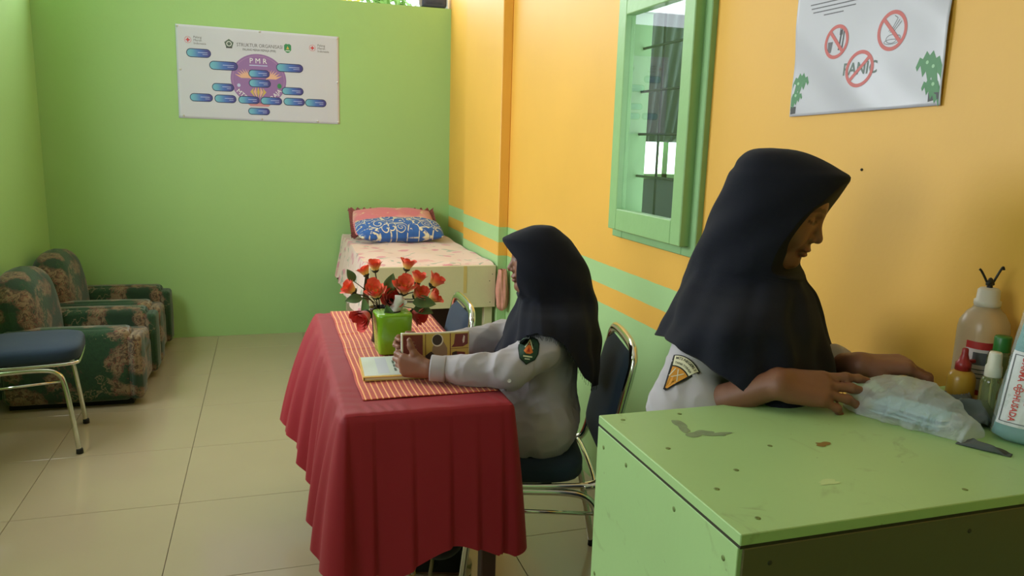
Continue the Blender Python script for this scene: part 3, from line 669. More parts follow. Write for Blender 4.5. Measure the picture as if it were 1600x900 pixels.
m_skirt = mat('dark_navy_skirt_cloth', S(26, 28, 40), .85, sheen=.2)
def head_prims():
    P = [ell((-.008, 0, .012), (.092, .073, .085), .02), ell((.022, 0, -.04), (.066, .058, .072), .03), ell((.03, 0, .02), (.068, .06, .06), .03),
         cone((.066, 0, -.096), (.074, 0, -.094), .021, .017, .025), cone((.0, .045, -.06), (.055, .018, -.098), .022, .018, .02), cone((.0, -.045, -.06), (.055, -.018, -.098), .022, .018, .02),
         cone((-.02, 0, -.06), (-.035, 0, -.19), .05, .048, .025)]
    for s in (1, -1): P += [ell((.055, s*.036, -.036), (.03, .026, .028), .02), cone((.083, s*.012, .022), (.072, s*.044, .022), .008, .007, .012)]
    for s in (1, -1): P.append(sub((.099, s*.031, .003), (.017, .018, .0105), .012))
    for s in (1, -1): P.append(ell((.0735, s*.031, -.001), (.0135, .0155, .0125), .004))
    P += [cone((.085, 0, .008), (.103, 0, -.030), .0075, .009, .009), ell((.104, 0, -.036), (.0105, .0095, .009), .006)]
    for s in (1, -1): P.append(ell((.094, s*.0115, -.039), (.009, .0065, .0075), .006))
    P += [ell((.086, 0, -.058), (.012, .02, .010), .012), ell((.0935, 0, -.0625), (.0085, .021, .0048), .004), ell((.0905, 0, -.0735), (.0085, .018, .0058), .004), sub((.104, 0, -.068), (.010, .03, .0012), .003)]
    return P
def head_tint(L):
    """L: points in the head's own frame; darker lips, brows, lashes"""
    T = np.ones((len(L), 3)); f, l, u = L.T; face = f > .045
    def put(mask, c): T[mask] = T[mask]*(1-.0)*np.array(c)
    put(face & (f > .078) & (np.abs(l) < .024-.35*np.abs(u+.068)) & (u < -.0575) & (u > -.081), (.92, .70, .70))
    br = .021-.16*np.maximum(0, np.abs(np.abs(l)-.03)-.006); put(face & (np.abs(np.abs(l)-.031) < .021) & (np.abs(u-br-.003) < .0042) & (f > .06), (.42, .36, .36))
    ey = -.0045+.05*np.abs(np.abs(l)-.031)*0-8*(np.abs(l)-.031)**2; put(face & (np.abs(np.abs(l)-.031) < .0165) & (np.abs(u+.0055-(np.abs(l)-.031)**2*16) < .0027) & (f > .06), (.30, .24, .24))
    put(face & (np.abs(np.abs(l)-.0105) < .005) & (np.abs(u+.045) < .003) & (f > .088), (.5, .4, .4))
    return T
def hand(W, X, Y, Z, s, curls, spread, thumb):
    W, X, Y, Z = (np.array(q, float) for q in (W, X, Y, Z)); X /= np.linalg.norm(X); Y -= X*(X@Y); Y /= np.linalg.norm(Y); Zc = np.cross(X, Y); Z = Zc if Zc@Z > 0 else -Zc
    P = []; nails = []
    mc = [(.082, .027), (.086, .009), (.081, -.009), (.073, -.025)]; ln = [(.042, .025, .020), (.046, .029, .021), (.042, .027, .020), (.033, .020, .018)]
    for i, (mx_, my_) in enumerate(mc):
        P.append(cone(W+Y*my_*.55*s, W+(X*mx_+Y*my_)*s, .0150*s, .0125*s, .014))
    P.append(cone(W+(X*.03+Y*.018-Z*.006)*s, W+(X*.06+Y*.01-Z*.006)*s, .015*s, .012*s, .012)); P.append(cone(W+(X*.02-Y*.018-Z*.006)*s, W+(X*.055-Y*.02-Z*.006)*s, .014*s, .011*s, .012))
    for i in range(4):
        p = W+(X*mc[i][0]+Y*mc[i][1])*s; a = 0; r = (.0092, .0096, .0090, .0080)[i]*s; sp = R(spread[i]); D = X*math.cos(sp)+Y*math.sin(sp)
        for q in range(3):
            a += R(curls[i][q]); d = D*math.cos(a)-Z*math.sin(a); e = p+d*ln[i][q]*s; P.append(cone(p, e, r, r*.88, .004 if q else .006)); P.append(cone(p+(D*math.sin(a)*0), p+d*.002, r*1.06, r*1.04, .004)); p = e; r *= .9
        nails.append((p+(D*math.sin(a)+Z*math.cos(a))*r*.8-d*.001, .0062*s))
    p = W+(X*.02+Y*.022-Z*.006)*s; r = .0135*s
    for (v, L_) in thumb:
        d = X*v[0]+Y*v[1]+Z*v[2]; d /= np.linalg.norm(d); e = p+d*L_*s; P.append(cone(p, e, r, r*.84, .008)); p = e; r *= .86
    return P, nails
def frame2(F):
    F = np.array([F[0], F[1], 0.]); F /= np.linalg.norm(F); return F, np.array([-F[1], F[0], 0]), np.array([0, 0, 1.])
def interp_tab(tab, z):
    T = np.array(tab, float)[::-1]; return [np.interp(z, T[:, 0], T[:, i]) for i in range(1, T.shape[1])]
def smooth_tab(tab):
    """monotone cubic resampling of the outline table"""
    T = np.array(tab, float)[::-1]; x = T[:, 0]; h = np.diff(x); out = []
    zs = np.unique(np.concatenate([x, np.linspace(x[0], x[-1], 160), x[-1]-(x[-1]-x[-4])*np.linspace(0, 1, 40)**2])); cols = [zs]
    for i in range(1, T.shape[1]):
        y = T[:, i]; d = np.diff(y)/h; m_ = np.zeros(len(x)); m_[0] = d[0]; m_[-1] = d[-1]
        for k in range(1, len(x)-1):
            if d[k-1]*d[k] > 0: w1_, w2_ = 2*h[k]+h[k-1], h[k]+2*h[k-1]; m_[k] = (w1_+w2_)/(w1_/d[k-1]+w2_/d[k])
        k = np.clip(np.searchsorted(x, zs)-1, 0, len(x)-2); t = (zs-x[k])/h[k]
        cols.append((1+2*t)*(1-t)**2*y[k]+t*(1-t)**2*h[k]*m_[k]+t*t*(3-2*t)*y[k+1]+t*t*(t-1)*h[k]*m_[k+1])
    return np.stack(cols, 1)[::-1]
def hijab(name, tab, cf, hemk, zn, O, FR, mt, parent, foldamp, seed, nrow_top=70, nrow=60, ncol=181, asym=1.0):
    tab = smooth_tab(tab); F, Lf, U = FR; zt = tab[0][0]; V = []; uv = []
    ztop = zt-(zt-zn)*np.linspace(0, 1, nrow_top)**1.25
    q = np.random.default_rng(seed); ph = q.random(8)*6.28
    hk = np.array(hemk, float)
    rows = list(ztop)+list(np.linspace(0, 1, nrow)[1:])
    for j, zz in enumerate(rows):
        for i in range(ncol):
            u = 2*i/(ncol-1)-1; sgn = 1 if u >= 0 else -1
            if j < nrow_top: z = zz
            th = math.pi*abs(u)
            if j >= nrow_top: z = zn+(np.interp(math.degrees(th), hk[:, 0], hk[:, 1])-zn)*zz
            Fx, B, Sd, t0 = interp_tab(tab, z); t0 = R(t0)*(asym if sgn > 0 else 1); th = t0+(math.pi-t0)*abs(u)
            c, s = math.cos(th), math.sin(th); f = cf+(Fx if c > 0 else B)*c; l = sgn*Sd*s
            low = min(1, max(0, (zn+.09-z)/.22)); a = foldamp*low
            fd = a*(math.sin(th*9+ph[0]+sgn*1.3+1.5*math.sin(z*14))*.55+math.sin(th*16+ph[1]+sgn*.7+z*9)*.3+.3*math.sin(th*4+ph[2]+z*20))
            fd += .0025*math.sin(th*5+z*55+ph[3])*min(1, max(0, (zt-.05-z)/.08))
            nl = math.hypot(c*Sd, s*((Fx if c > 0 else B)+1e-6))+1e-9; f += fd*c*Sd/nl; l += fd*sgn*s*(Fx if c > 0 else B)/nl
            V.append(np.array(O)+F*f+Lf*l+U*z)
    nr = len(rows); Fc = [(j*ncol+i, j*ncol+i+1, (j+1)*ncol+i+1, (j+1)*ncol+i) for j in range(nr-1) for i in range(ncol-1)]
    o = mk(name, V, Fc, mt, parent); solid(o, .0022, 0)
    return o, np.array(V).reshape(nr, ncol, 3)
def person(name, loc, label):
    t = empty(name, loc); return tag(t, label, 'person')
def child(o, p): o.parent = p; o.matrix_parent_inverse = Matrix.Translation(p.location).inverted(); return o
def conform(vf, O, ux, uy, bvh, off, name, mt, parent, cut=0):
    """drape flat print over a body surface"""
    n = Vector(ux).cross(Vector(uy)).normalized(); V = []
    for x, y, _ in vf[0]:
        p = Vector(O)+Vector(ux)*x+Vector(uy)*y; h = bvh.ray_cast(p+n*.06, -n, .2)
        V.append((h[0]+n*off) if h[0] is not None else p)
    return child(mk(name, V, vf[1], mt, None, False), parent)
def dense(P, n=14):
    """fill an outline with a grid-like fan so that it can follow a curved surface"""
    P = np.array(P, float); c = P.mean(0); Q = []
    m_ = len(P); rings = 6
    for r in range(rings, 0, -1): Q += [tuple(c+(p-c)*r/rings)+(0,) for p in P]
    Q.append(tuple(c)+(0,)); Fc = [(r*m_+k, r*m_+(k+1) % m_, (r+1)*m_+(k+1) % m_, (r+1)*m_+k) for r in range(rings-1) for k in range(m_)]
    Fc += [((rings-1)*m_+k, (rings-1)*m_+(k+1) % m_, rings*m_) for k in range(m_)]; return Q, Fc
def refine(P, n=8):
    out = []
    for a, b in zip(P, P[1:]+P[:1]):
        for k in range(n): out.append((a[0]+(b[0]-a[0])*k/n, a[1]+(b[1]-a[1])*k/n))
    return out

# ---- person reading at the table
O1 = np.array([.83, 2.29, 0]); FR1 = frame2((-.96, .28)); F1, L1, U1 = FR1
p1 = person('person', (.83, 2.29, .0), 'seated person in navy headscarf and pale shirt reading at the red table')
hc = (-.004, 0, 1.114)
B1 = xf(head_prims(), O1+F1*hc[0]+U1*hc[2], F1, L1, U1)
body = [ell((-.01, 0, .60), (.085, .12, .11), .05), ell((-.01, 0, .76), (.085, .13, .15), .05), cone((-.015, -.12, .865), (-.015, .12, .865), .045, .045, .04), cone((-.03, 0, .86), (-.03, 0, .98), .05, .047, .03),
        cone((-.005, .155, .865), (.10, .215, .80), .036, .032, .02), cone((.10, .215, .80), (.335, .205, .798), .032, .022, .02), cone((-.005, -.155, .865), (.11, -.19, .80), .036, .032, .02), cone((.11, -.19, .80), (.345, -.035, .80), .032, .022, .02)]
for s in (1, -1):
    body += [cone((0, s*.085, .555), (.36, s*.08, .545), .075, .055, .03), cone((.36, s*.08, .545), (.30, s*.06+(.0 if s < 0 else -.05), .10), .05, .035, .02)]
    fx = .29; fy = s*.06+(.0 if s < 0 else -.05); body += [cone((fx, fy, .09), (fx-.03, fy, .045), .034, .03, .02), cone((fx-.03, fy, .042), (fx+.14, fy, .032), .03, .018, .02)]
B1 += xf(body, O1, F1, L1, U1)
WL = O1+F1*.345+L1*.205+U1*.80; hn = []
hp, n_ = hand(WL, F1*1-L1*.25+U1*.04, U1*1-F1*.1, L1*1, .95, [(38, 62, 40), (42, 66, 42), (46, 68, 44), (50, 70, 45)], (4, 1, -2, -6), [((.75, .55, .1), .034), ((.55, .9, -.05), .026), ((.35, 1, -.12), .020)])
B1 += hp; hn += n_
WR = O1+F1*.35+L1*(-.032)+U1*.80
hp, n_ = hand(WR, F1*1+L1*.10+U1*.12, U1*1, -L1*1, .95, [(25, 55, 40), (28, 58, 40), (30, 60, 40), (34, 60, 40)], (4, 1, -2, -6), [((.9, .4, -.1), .034), ((1, .35, -.3), .026), ((1, .2, -.3), .020)])
B1 += hp; hn += n_
V, Fq = sdf(B1, .003); V = relax(V, Fq, 1)
Lh = (V-(O1+F1*hc[0]+U1*hc[2]))@np.array([F1, L1, U1]).T; tint = np.ones((len(V), 3)); hm = (np.abs(Lh) < .13).all(1); tint[hm] = head_tint(Lh[hm])
for c, r in hn: tint[np.linalg.norm(V-c, axis=1) < r] = (1.15, 1.05, 1.05)
child(mkfast('body', V, Fq, m_skin, None, tint), p1)
sh1 = [ell((-.015, 0, .585), (.125, .175, .105), .05), ell((-.015, 0, .69), (.105, .142, .14), .06), ell((-.008, 0, .80), (.108, .15, .13), .05), cone((-.012, -.135, .868), (-.012, .135, .868), .052, .052, .05),
       cone((0, .085, .565), (.22, .09, .56), .098, .088, .05), cone((0, -.085, .565), (.22, -.09, .56), .098, .088, .05),
       cone((-.004, .16, .858), (.105, .215, .803), .055, .050, .03), cone((.105, .215, .803), (.20, .212, .80), .049, .043, .025), cone((.20, .212, .80), (.285, .207, .80), .043, .036, .02),
       cone((-.004, -.16, .858), (.115, -.19, .803), .055, .048, .03), cone((.115, -.19, .803), (.29, -.08, .80), .047, .037, .02)]
V, Fq = sdf(xf(sh1, O1, F1, L1, U1), .0045); V = relax(V, Fq, 2); N_ = vnorm(V, Fq); Lc = (V-O1)@np.array([F1, L1, U1]).T
rg = lambda q: 1-2*np.abs(q)
wr_ = .006*rg(wob(Lc*[1.6, 1.0, 1.0], 38, 3))*np.where((Lc[:, 0] > .03) & (Lc[:, 2] > .72), 1.25, .8)+.003*rg(wob(Lc*[1, 1, 1.7], 80, 4))
arm = Lc[:, 0] > .03
V = V+N_*np.where(np.abs(wr_) > 0, wr_, 0)[:, None]*np.where(Lc[:, 2] > .9, .4, 1)[:, None]
V[:, 2] = np.where(((V[:, 0] < TX1+.01) & (V[:, 2] < .7565) & (V[:, 2] > .735) & (np.abs(Lc[:, 1]) > .0)), .7565, V[:, 2])
shirt1 = child(mkfast('shirt', V, Fq, m_shirt), p1)
bv1 = BVHTree.FromPolygons([tuple(v) for v in V], [tuple(map(int, f)) for f in Fq])
# dark skirt over the legs down to the shins, socks and sandals
sk = [cone((.0, .0, .54), (.30, .0, .53), .10, .095, .06), cone((.0, .09, .54), (.37, .09, .53), .09, .08, .05), cone((.0, -.09, .54), (.37, -.09, .53), .09, .08, .05), cone((.37, .06, .53), (.31, .02, .16), .09, .075, .05), cone((.37, -.08, .53), (.31, -.06, .16), .09, .075, .05), cone((.37, 0, .53), (.32, 0, .16), .09, .075, .05)]
V, Fq = sdf(xf(sk, O1, F1, L1, U1), .008); child(mkfast('skirt', relax(V, Fq, 1), Fq, m_skirt), p1)
m_sock = mat('black_sock', S(20, 20, 22), .9); m_sandal = mat('beige_sandal', S(168, 150, 122), .5); m_gold = mat('brass_buckle', S(200, 160, 80), .3, metal=1)
for s in (1, -1):
    fy = s*.06+(.0 if s < 0 else -.05); fx = .29
    V, Fq = sdf(xf([cone((fx+.005, fy, .20), (fx, fy, .09), .04, .039, .02), cone((fx, fy, .095), (fx-.03, fy, .055), .039, .034, .02), cone((fx-.03, fy, .05), (fx+.14, fy, .038), .034, .022, .02)], O1, F1, L1, U1), .004); child(mkfast('sock', V, Fq, m_sock), p1)
    f0 = lambda a, b, c: tuple(O1+F1*a+L1*b+U1*c)
    out_ = [(-.07, .03), (-.02, .036), (.06, .034), (.12, .042), (.16, .036), (.182, .012), (.182, -.012), (.16, -.034), (.10, -.036), (.04, -.03), (-.02, -.032), (-.07, -.026), (-.085, 0)]
    rim_ = cat([(a, b, 0) for a, b in out_], 4, True); n = len(rim_); V = [f0(fx+a, fy+b, z) for z in (0.001, .016) for a, b, _ in rim_]
    so = child(mk('sandal', V, [(k, (k+1) % n, n+(k+1) % n, n+k) for k in range(n)]+[tuple(range(n))[::-1], tuple(range(n, 2*n))], m_sandal, None, False), p1)
    for (a0, ht, wd) in ((.115, .05, .04), (.055, .075, .042), (-.055, .10, .042)):
        st = cat([f0(fx+a0, fy+wd, .012), f0(fx+a0-.004, fy+wd*.95, ht*.6), f0(fx+a0-.008, fy+wd*.4, ht), f0(fx+a0-.008, fy-wd*.4, ht), f0(fx+a0-.004, fy-wd*.95, ht*.6), f0(fx+a0, fy-wd, .012)], 6)
        V, Fc = tubeVF(st, .007, 8, False, .4); k = mk('strap', V, Fc, m_sandal); k.parent = so
    k = mk('buckle', *tubeVF(cat([f0(fx+.115+.012*math.cos(t), fy+.044, .036+.010*math.sin(t)) for t in np.linspace(0, 6.28, 9)[:-1]], 3, True), .0022, 6, True), m_gold); k.parent = so
tab1 = [(1.219, .003, .003, .003, 0), (1.2165, .03, .028, .028, 0), (1.208, .056, .046, .046, 0), (1.193, .092, .066, .062, 0), (1.183, .112, .079, .07, 0), (1.173, .127, .09, .076, 0), (1.158, .124, .102, .081, 15), (1.14, .12, .116, .085, 29), (1.11, .113, .136, .089, 44), (1.045, .109, .163, .091, 44), (1.015, .103, .171, .091, 47), (1.0, .088, .175, .092, 36), (.985, .071, .179, .098, 0), (.965, .078, .182, .128, 0), (.945, .086, .184, .172, 0), (.92, .095, .187, .206, 0), (.89, .105, .19, .224, 0), (.85, .118, .194, .232, 0), (.80, .138, .198, .236, 0), (.70, .152, .198, .24, 0)]
hem1 = [(0, .797), (20, .818), (40, .862), (60, .905), (80, .918), (98, .908), (110, .885), (120, .835), (132, .772), (150, .722), (180, .705)]
h1, HV = hijab('headscarf', tab1, 0, hem1, .975, O1, FR1, m_hijab, None, .011, 5); child(h1, p1)
fr = []
for i in range(8, 173):
    p = HV[-1, i]; d = np.array([rng.normal()*.002, rng.normal()*.002, -.012-.004*rng.random()])
    fr.append(tubeVF(np.array([p, p+d*.5+[rng.normal()*.001, 0, 0], p+d]), .0006, 4))
V, Fc = join(fr); fo = child(mk('fringe', V, Fc, m_hijab), p1); fo['kind'] = 'stuff'
# arm badge
m_bgreen = mat('dark_green_badge_cloth', S(28, 62, 44), .8); m_bedge = mat('badge_edge_thread', S(18, 30, 24), .9); m_borange = mat('badge_orange_thread', S(214, 112, 40), .8); m_bpale = mat('badge_pale_thread', S(206, 214, 180), .8)
m_bred = mat('badge_red_thread', S(180, 50, 34), .8)
bc = O1+F1*.044+L1*.232+U1*.872; bu = np.array(-F1)*1.0+U1*.0; ux = -F1*.97-U1*.18; ux /= np.linalg.norm(ux); uy = U1*.97-F1*.18; uy /= np.linalg.norm(uy); nrm = np.cross(ux, uy)
if nrm@L1 < 0: ux = -ux
shp = [(-.030, .020), (-.022, .030), (0, .036), (.022, .030), (.030, .020), (.031, -.006), (.024, -.024), (.008, -.034), (0, -.040), (-.008, -.034), (-.024, -.024), (-.031, -.006)]
bd1 = conform(dense(refine(shp, 4)), bc, ux, uy, bv1, .0022, 'arm_badge', m_bedge, p1); bd1['label'] = 'green shield badge on the upper sleeve'
def sub_badge(vf, off, m_, nm='badge_print'):
    o = conform(vf, bc, ux, uy, bv1, off, nm, m_, p1); o.parent = bd1; o.matrix_parent_inverse = Matrix.Identity(4); return o
sub_badge(dense([(x*.9, y*.9) for x, y in refine(shp, 4)]), .0026, m_bgreen)
sub_badge(dense(refine([(-.014, -.004), (0, .020), (.014, -.004), (.006, -.009), (-.006, -.009)], 3)), .0031, m_borange); sub_badge(dense(refine([(-.005, -.004), (0, .008), (.005, -.004)], 3)), .0036, m_bred)
for a in ((-.012, .004, 0, .026), (0, .026, .012, .004)): sub_badge(bar2d(*a, .0025), .0036, m_bpale)
sub_badge(bar2d(-.014, -.016, .014, -.016, .004), .0031, m_bpale); sub_badge(bar2d(-.008, -.023, .008, -.023, .003), .0031, m_bpale)
# shirt cuffs and buttons
m_button = mat('white_button', S(225, 220, 222), .4)
for (f, l, z, dr) in ((.10, .262, .79, 1),):
    c = O1+F1*f+L1*l+U1*z; h = bv1.ray_cast(Vector(c+L1*.05), Vector(-L1), .2)
    if h[0] is not None:
        q = Vector(L1).to_track_quat('Z', 'Y').to_matrix(); child(lathe('button', [(.001, 0), (.006, 0), (.006, .0015), (.0045, .002), (.004, .0012), (.001, .0012)], h[0], m_button, None, 14, q), p1)
for s, (a, b) in ((1, ((.288, .207, .80), (.336, .205, .803))), (-1, ((.285, -.083, .80), (.325, -.052, .80)))):
    A, Bq = O1+F1*a[0]+L1*a[1]+U1*a[2], O1+F1*b[0]+L1*b[1]+U1*b[2]; P = np.array([A+(Bq-A)*t for t in (0, .06, .12, .5, .9, .98, 1.0, .97, .6)]); Vc, Fcc = tubeVF(P, [.034, .0385, .0395, .039, .040, .0395, .038, .0365, .0350], 30)
    child(mk('cuff', Vc, Fcc[:-2], m_shirt), p1)

# ---- person standing behind the cabinet
O2 = np.array([.95, 1.40, 0]); FR2 = frame2((.70, -.71)); F2, L2, U2 = FR2
p2 = person('person', (.95, 1.40, 0), 'standing person in dark headscarf leaning over the green cabinet')
ph_ = R(17); Hf = F2*math.cos(ph_)-U2*math.sin(ph_); Hu = F2*math.sin(ph_)+U2*math.cos(ph_); hc2 = O2+F2*.066+U2*1.364
B2 = xf(head_prims(), hc2, Hf, L2, Hu)
body = [cone((.03, 0, 1.20), (-.02, 0, 1.08), .05, .055, .03), cone((-.02, -.12, 1.085), (-.02, .12, 1.085), .05, .05, .04), ell((-.01, 0, .98), (.09, .13, .16), .05), ell((-.01, 0, .80), (.10, .135, .12), .06)]
for s in (1, -1): body += [cone((0, s*.075, .78), (0, s*.075, .44), .085, .05, .03), cone((0, s*.075, .44), (-.02, s*.075, .08), .05, .035, .02), cone((-.03, s*.075, .05), (.12, s*.08, .035), .035, .025, .02)]
B2 += xf(body, O2, F2, L2, U2)
SR = O2+F2*(-.025)-L2*.135+U2*1.075; ER = np.array([.768, 1.282, .955]); WRr = np.array([.893, 1.152, 1.050])
SL = O2+F2*(-.01)+L2*.155+U2*1.085; EL = np.array([1.16, 1.40, .985]); WLl = np.array([1.142, 1.222, 1.05])
B2 += [cone(SR, ER, .042, .034, .02), cone(ER, WRr, .036, .0262, .02), cone(SL, EL, .042, .034, .02), cone(EL, WLl, .036, .0262, .02)]
hn = []
hp, n_ = hand(WRr, (.93, -.34, -.10), (.30, .72, .62), (-.25, -.6, .75), 1.03, [(-6, 12, 8), (-2, 16, 10), (4, 22, 14), (16, 42, 30)], (6, 2, -4, -9), [((.75, .5, -.45), .038), ((.9, .2, -.3), .030), ((1, .05, -.15), .024)]); B2 += hp; hn += n_
hp, n_ = hand(WLl, (.80, -.50, .12), (-.5, -.80, -.1), (-.05, .1, 1), .98, [(30, 40, 25), (34, 42, 25), (36, 44, 25), (38, 44, 25)], (4, 1, -2, -6), [((.7, .5, -.6), .036), ((.8, .2, -.6), .030), ((.9, .0, -.5), .024)]); B2 += hp; hn += n_
V, Fq = sdf(B2, .003); V = relax(V, Fq, 1)
Lh = (V-hc2)@np.array([Hf, L2, Hu]).T; tint = np.ones((len(V), 3)); hm = (np.abs(Lh) < .13).all(1); tint[hm] = head_tint(Lh[hm])
for c, r in hn: tint[np.linalg.norm(V-c, axis=1) < r] = (1.2, 1.1, 1.1)
child(mkfast('body', V, Fq, m_skin, None, tint), p2)
def at2(f, l, z): return O2+F2*f+L2*l+U2*z
CR = ER+(WRr-ER)*.22; CL = EL+(WLl-EL)*.5
sh2 = xf([ell((-.012, 0, .985), (.112, .15, .17), .05), ell((-.01, 0, .80), (.12, .155, .13), .06), cone((-.02, -.115, 1.08), (-.02, .115, 1.08), .055, .055, .05)], O2, F2, L2, U2)
sh2 += [cone(SR, ER, .052, .060, .03), cone(ER, CR, .056, .05, .02), cone(SL, EL, .052, .054, .03), cone(EL, CL, .052, .046, .02)]
V, Fq = sdf(sh2, .0045); V = relax(V, Fq, 2); N_ = vnorm(V, Fq); V = V+N_*(.006*(1-2*np.abs(wob(V*[1, 1, .8], 34, 8)))+.003*(1-2*np.abs(wob(V, 70, 9))))[:, None]
child(mkfast('shirt', V, Fq, m_shirt), p2)
bv2 = BVHTree.FromPolygons([tuple(v) for v in V], [tuple(map(int, f)) for f in Fq])
V, Fq = sdf(xf([cone((0, 0, .80), (0, 0, .55), .14, .165, .05), cone((0, 0, .55), (0, 0, .22), .165, .19, .05)], O2, F2, L2, U2), .009); V = relax(V, Fq, 1)
V = V[:]; child(mkfast('skirt', V, Fq, m_skirt), p2)
tab2 = [(1.478, .003, .003, .003, 0), (1.4765, .034, .026, .026, 0), (1.473, .056, .040, .042, 0), (1.465, .082, .053, .056, 0), (1.451, .113, .065, .068, 0), (1.438, .136, .070, .074, 0), (1.426, .154, .079, .08, 0), (1.41, .152, .085, .085, 20), (1.39, .146, .091, .09, 30), (1.348, .134, .107, .096, 50), (1.318, .126, .119, .10, 58), (1.277, .111, .133, .103, 66), (1.25, .102, .142, .104, 68), (1.232, .088, .147, .105, 58), (1.214, .092, .152, .110, 0), (1.19, .108, .161, .136, 0), (1.16, .118, .168, .186, 0), (1.13, .130, .175, .218, 0), (1.09, .144, .196, .226, 0), (1.04, .160, .212, .238, 0), (.92, .185, .20, .245, 0)]
hem2 = [(0, .955), (30, .965), (50, .985), (68, 1.01), (85, 1.042), (105, 1.068), (125, 1.088), (145, 1.085), (165, 1.07), (180, 1.065)]
h2, HV2 = hijab('headscarf', tab2, .05, hem2, 1.20, O2, FR2, m_hijab, None, .009, 11, asym=.70); child(h2, p2)
child(tube('scarf_hem', HV2[-1], .0016, mat('scarf_hem_thread', S(14, 14, 18), .9), None, 6), p2)
# wedge badge on the sleeve
m_gold_b = mat('ochre_badge_cloth', S(206, 140, 44), .8); m_black_b = mat('black_badge_thread', S(30, 26, 22), .9); m_cream_b = mat('cream_badge_cloth', S(214, 206, 176), .8)
def badge2():
    # centre found on the outer side of the sleeve
    mid = SR+(ER-SR)*.50; ax = (SR-ER)/np.linalg.norm(SR-ER); view = np.array([-.62, -.78, .05]); view -= ax*(view@ax); view /= np.linalg.norm(view)
    uyv = ax; uxv = np.cross(uyv, view); c = mid+view*.06-uxv*.024-uyv*.004
    ca, sa = math.cos(R(-20)), math.sin(R(-20)); uxr = uxv*ca+uyv*sa; uyr = -uxv*sa+uyv*ca
    arc_o = [(.036*math.sin(t)*1.0, .030*math.cos(t)) for t in np.linspace(-1.0, 1.0, 13)]
    wedge = [(-.030, .012)]+[(x*.97, y-.004) for x, y in arc_o]+[(.030, .012), (.004, -.044), (-.002, -.044)]
    fan = [(.062*math.sin(t), -.036+.062*math.cos(t)) for t in np.linspace(-.50, .50, 13)]; fan_i = [(.044*math.sin(t), -.036+.044*math.cos(t)) for t in np.linspace(.50, -.50, 13)]
    tip = [(0, -.042)]
    def P(vf, off, m_, nm='badge_print', par=None):
        o = conform(vf, c, uxr, uyr, bv2, off, nm, m_, p2)
        if par: o.parent = par; o.matrix_parent_inverse = Matrix.Identity(4)
        return o
    whole = [(-.0325, .021)]+[(.066*math.sin(t), -.036+.066*math.cos(t)) for t in np.linspace(-.50, .50, 13)]+[(.0325, .021), (.003, -.047), (-.003, -.047)]
    b = P(dense(refine(whole, 3)), .0022, m_black_b, 'sleeve_badge'); b['label'] = 'ochre wedge badge with cream lettered arc on the sleeve'
    band = [(.0635*math.sin(t), -.036+.0635*math.cos(t)) for t in np.linspace(-.47, .47, 17)]+[(.043*math.sin(t), -.036+.043*math.cos(t)) for t in np.linspace(.47, -.47, 17)]
    Vb, Fb, _ = gridVF(33, 9, lambda u, v: ((.043+.0205*v)*math.sin(-.47+.94*u), -.036+(.043+.0205*v)*math.cos(-.47+.94*u), 0)); P((Vb, Fb), .0034, m_cream_b, 'badge_print', b)
    wd = [(.0405*math.sin(t), -.036+.0405*math.cos(t)) for t in np.linspace(-.47, .47, 13)]+[(.002, -.042), (-.002, -.042)]
    P(dense(refine(wd, 2)), .0032, m_gold_b, 'badge_print', b)
    for s_, rad in (('MTS NEGERI 1', .0582), ('TANA TORAJA', .0483)):
        v, f = text2d(s_, .0085, .0001); w_ = max(q[0] for q in v)-min(q[0] for q in v); k = .92*rad*.88/w_
        v = [((rad+y*min(1, k*1.0))*math.sin(x*k/rad), -.036+(rad+y*min(1, k))*math.cos(x*k/rad), 0) for x, y, _ in v]; P((v, f), .0041, m_black_b, 'lettering', b)
    for a in ((-.011, .000, -.012, -.020), (-.005, .001, .009, -.021), (.010, .000, -.007, -.020)): P(bar2d(*[q*.95 for q in a], .0018), .0041, m_cream_b, 'numeral', b)
badge2()

# ------------------------------------------------------------------ posters
m_paper = mat('white_banner_vinyl', S(208, 209, 224), .35, var=.03, vscale=4); m_paper2 = mat('white_glossy_poster', S(198, 195, 206), .28, var=.04, vscale=5)
ink = lambda n, c: mat(n, S(*c), .45)
k_grey = ink('grey_ink', (92, 88, 96)); k_dark = ink('dark_ink', (52, 48, 54)); k_green = ink('green_ink', (58, 138, 92)); k_red = ink('red_ink', (205, 52, 62)); k_purple = ink('faded_purple_ink', (150, 112, 172)); k_purple2 = ink('pale_purple_ink', (172, 132, 184)); k_white = ink('white_ink', (236, 236, 240)); k_peach = ink('peach_ink', (226, 178, 152)); k_navy = ink('navy_ink', (42, 52, 96)); k_pdark = ink('dark_green_grey_ink', (88, 104, 96)); k_gold = ink('gold_ink', (206, 178, 96)); k_lilac = ink('lilac_ink', (190, 200, 240))
def pillmat():
    M = mat('teal_to_violet_ink', S(80, 130, 190), .45); g = G(M); u = g.sep(g.tc.outputs['Generated'])[0]
    c = g.mix(g.step(u, 0, .6), S(116, 186, 208), S(76, 112, 196)); c = g.mix(g.step(u, .45, 1), c, S(74, 66, 140)); g.out(c); return M
k_pill = pillmat()
bn = empty('banner', (-.027, YB-.004, 1.88)); tag(bn, 'white organisation chart banner with blue capsules on the green back wall', 'banner')
def wav(x, z): return .0
def bmap(x, z, off): return (x, YB-.004-wav(x, z)-off*.45, z)
def sheetVF(c4, nu, nv, mp):
    (tl, tr_, bl_, br_) = [np.array(q, float) for q in c4]; 
    def fn(u, v): p = (tl*(1-u)+tr_*u)*(1-v)+(bl_*(1-u)+br_*u)*v; return mp(p[0], p[1], 0)
    return gridVF(nu, nv, fn)
V, Fc, uv = sheetVF([(-.571, 2.204), (.52, 2.190), (-.577, 1.576), (.52, 1.569)], 60, 36, bmap); o = solid(mk('sheet', V, Fc, m_paper), .0008, 1); under(o, bn)
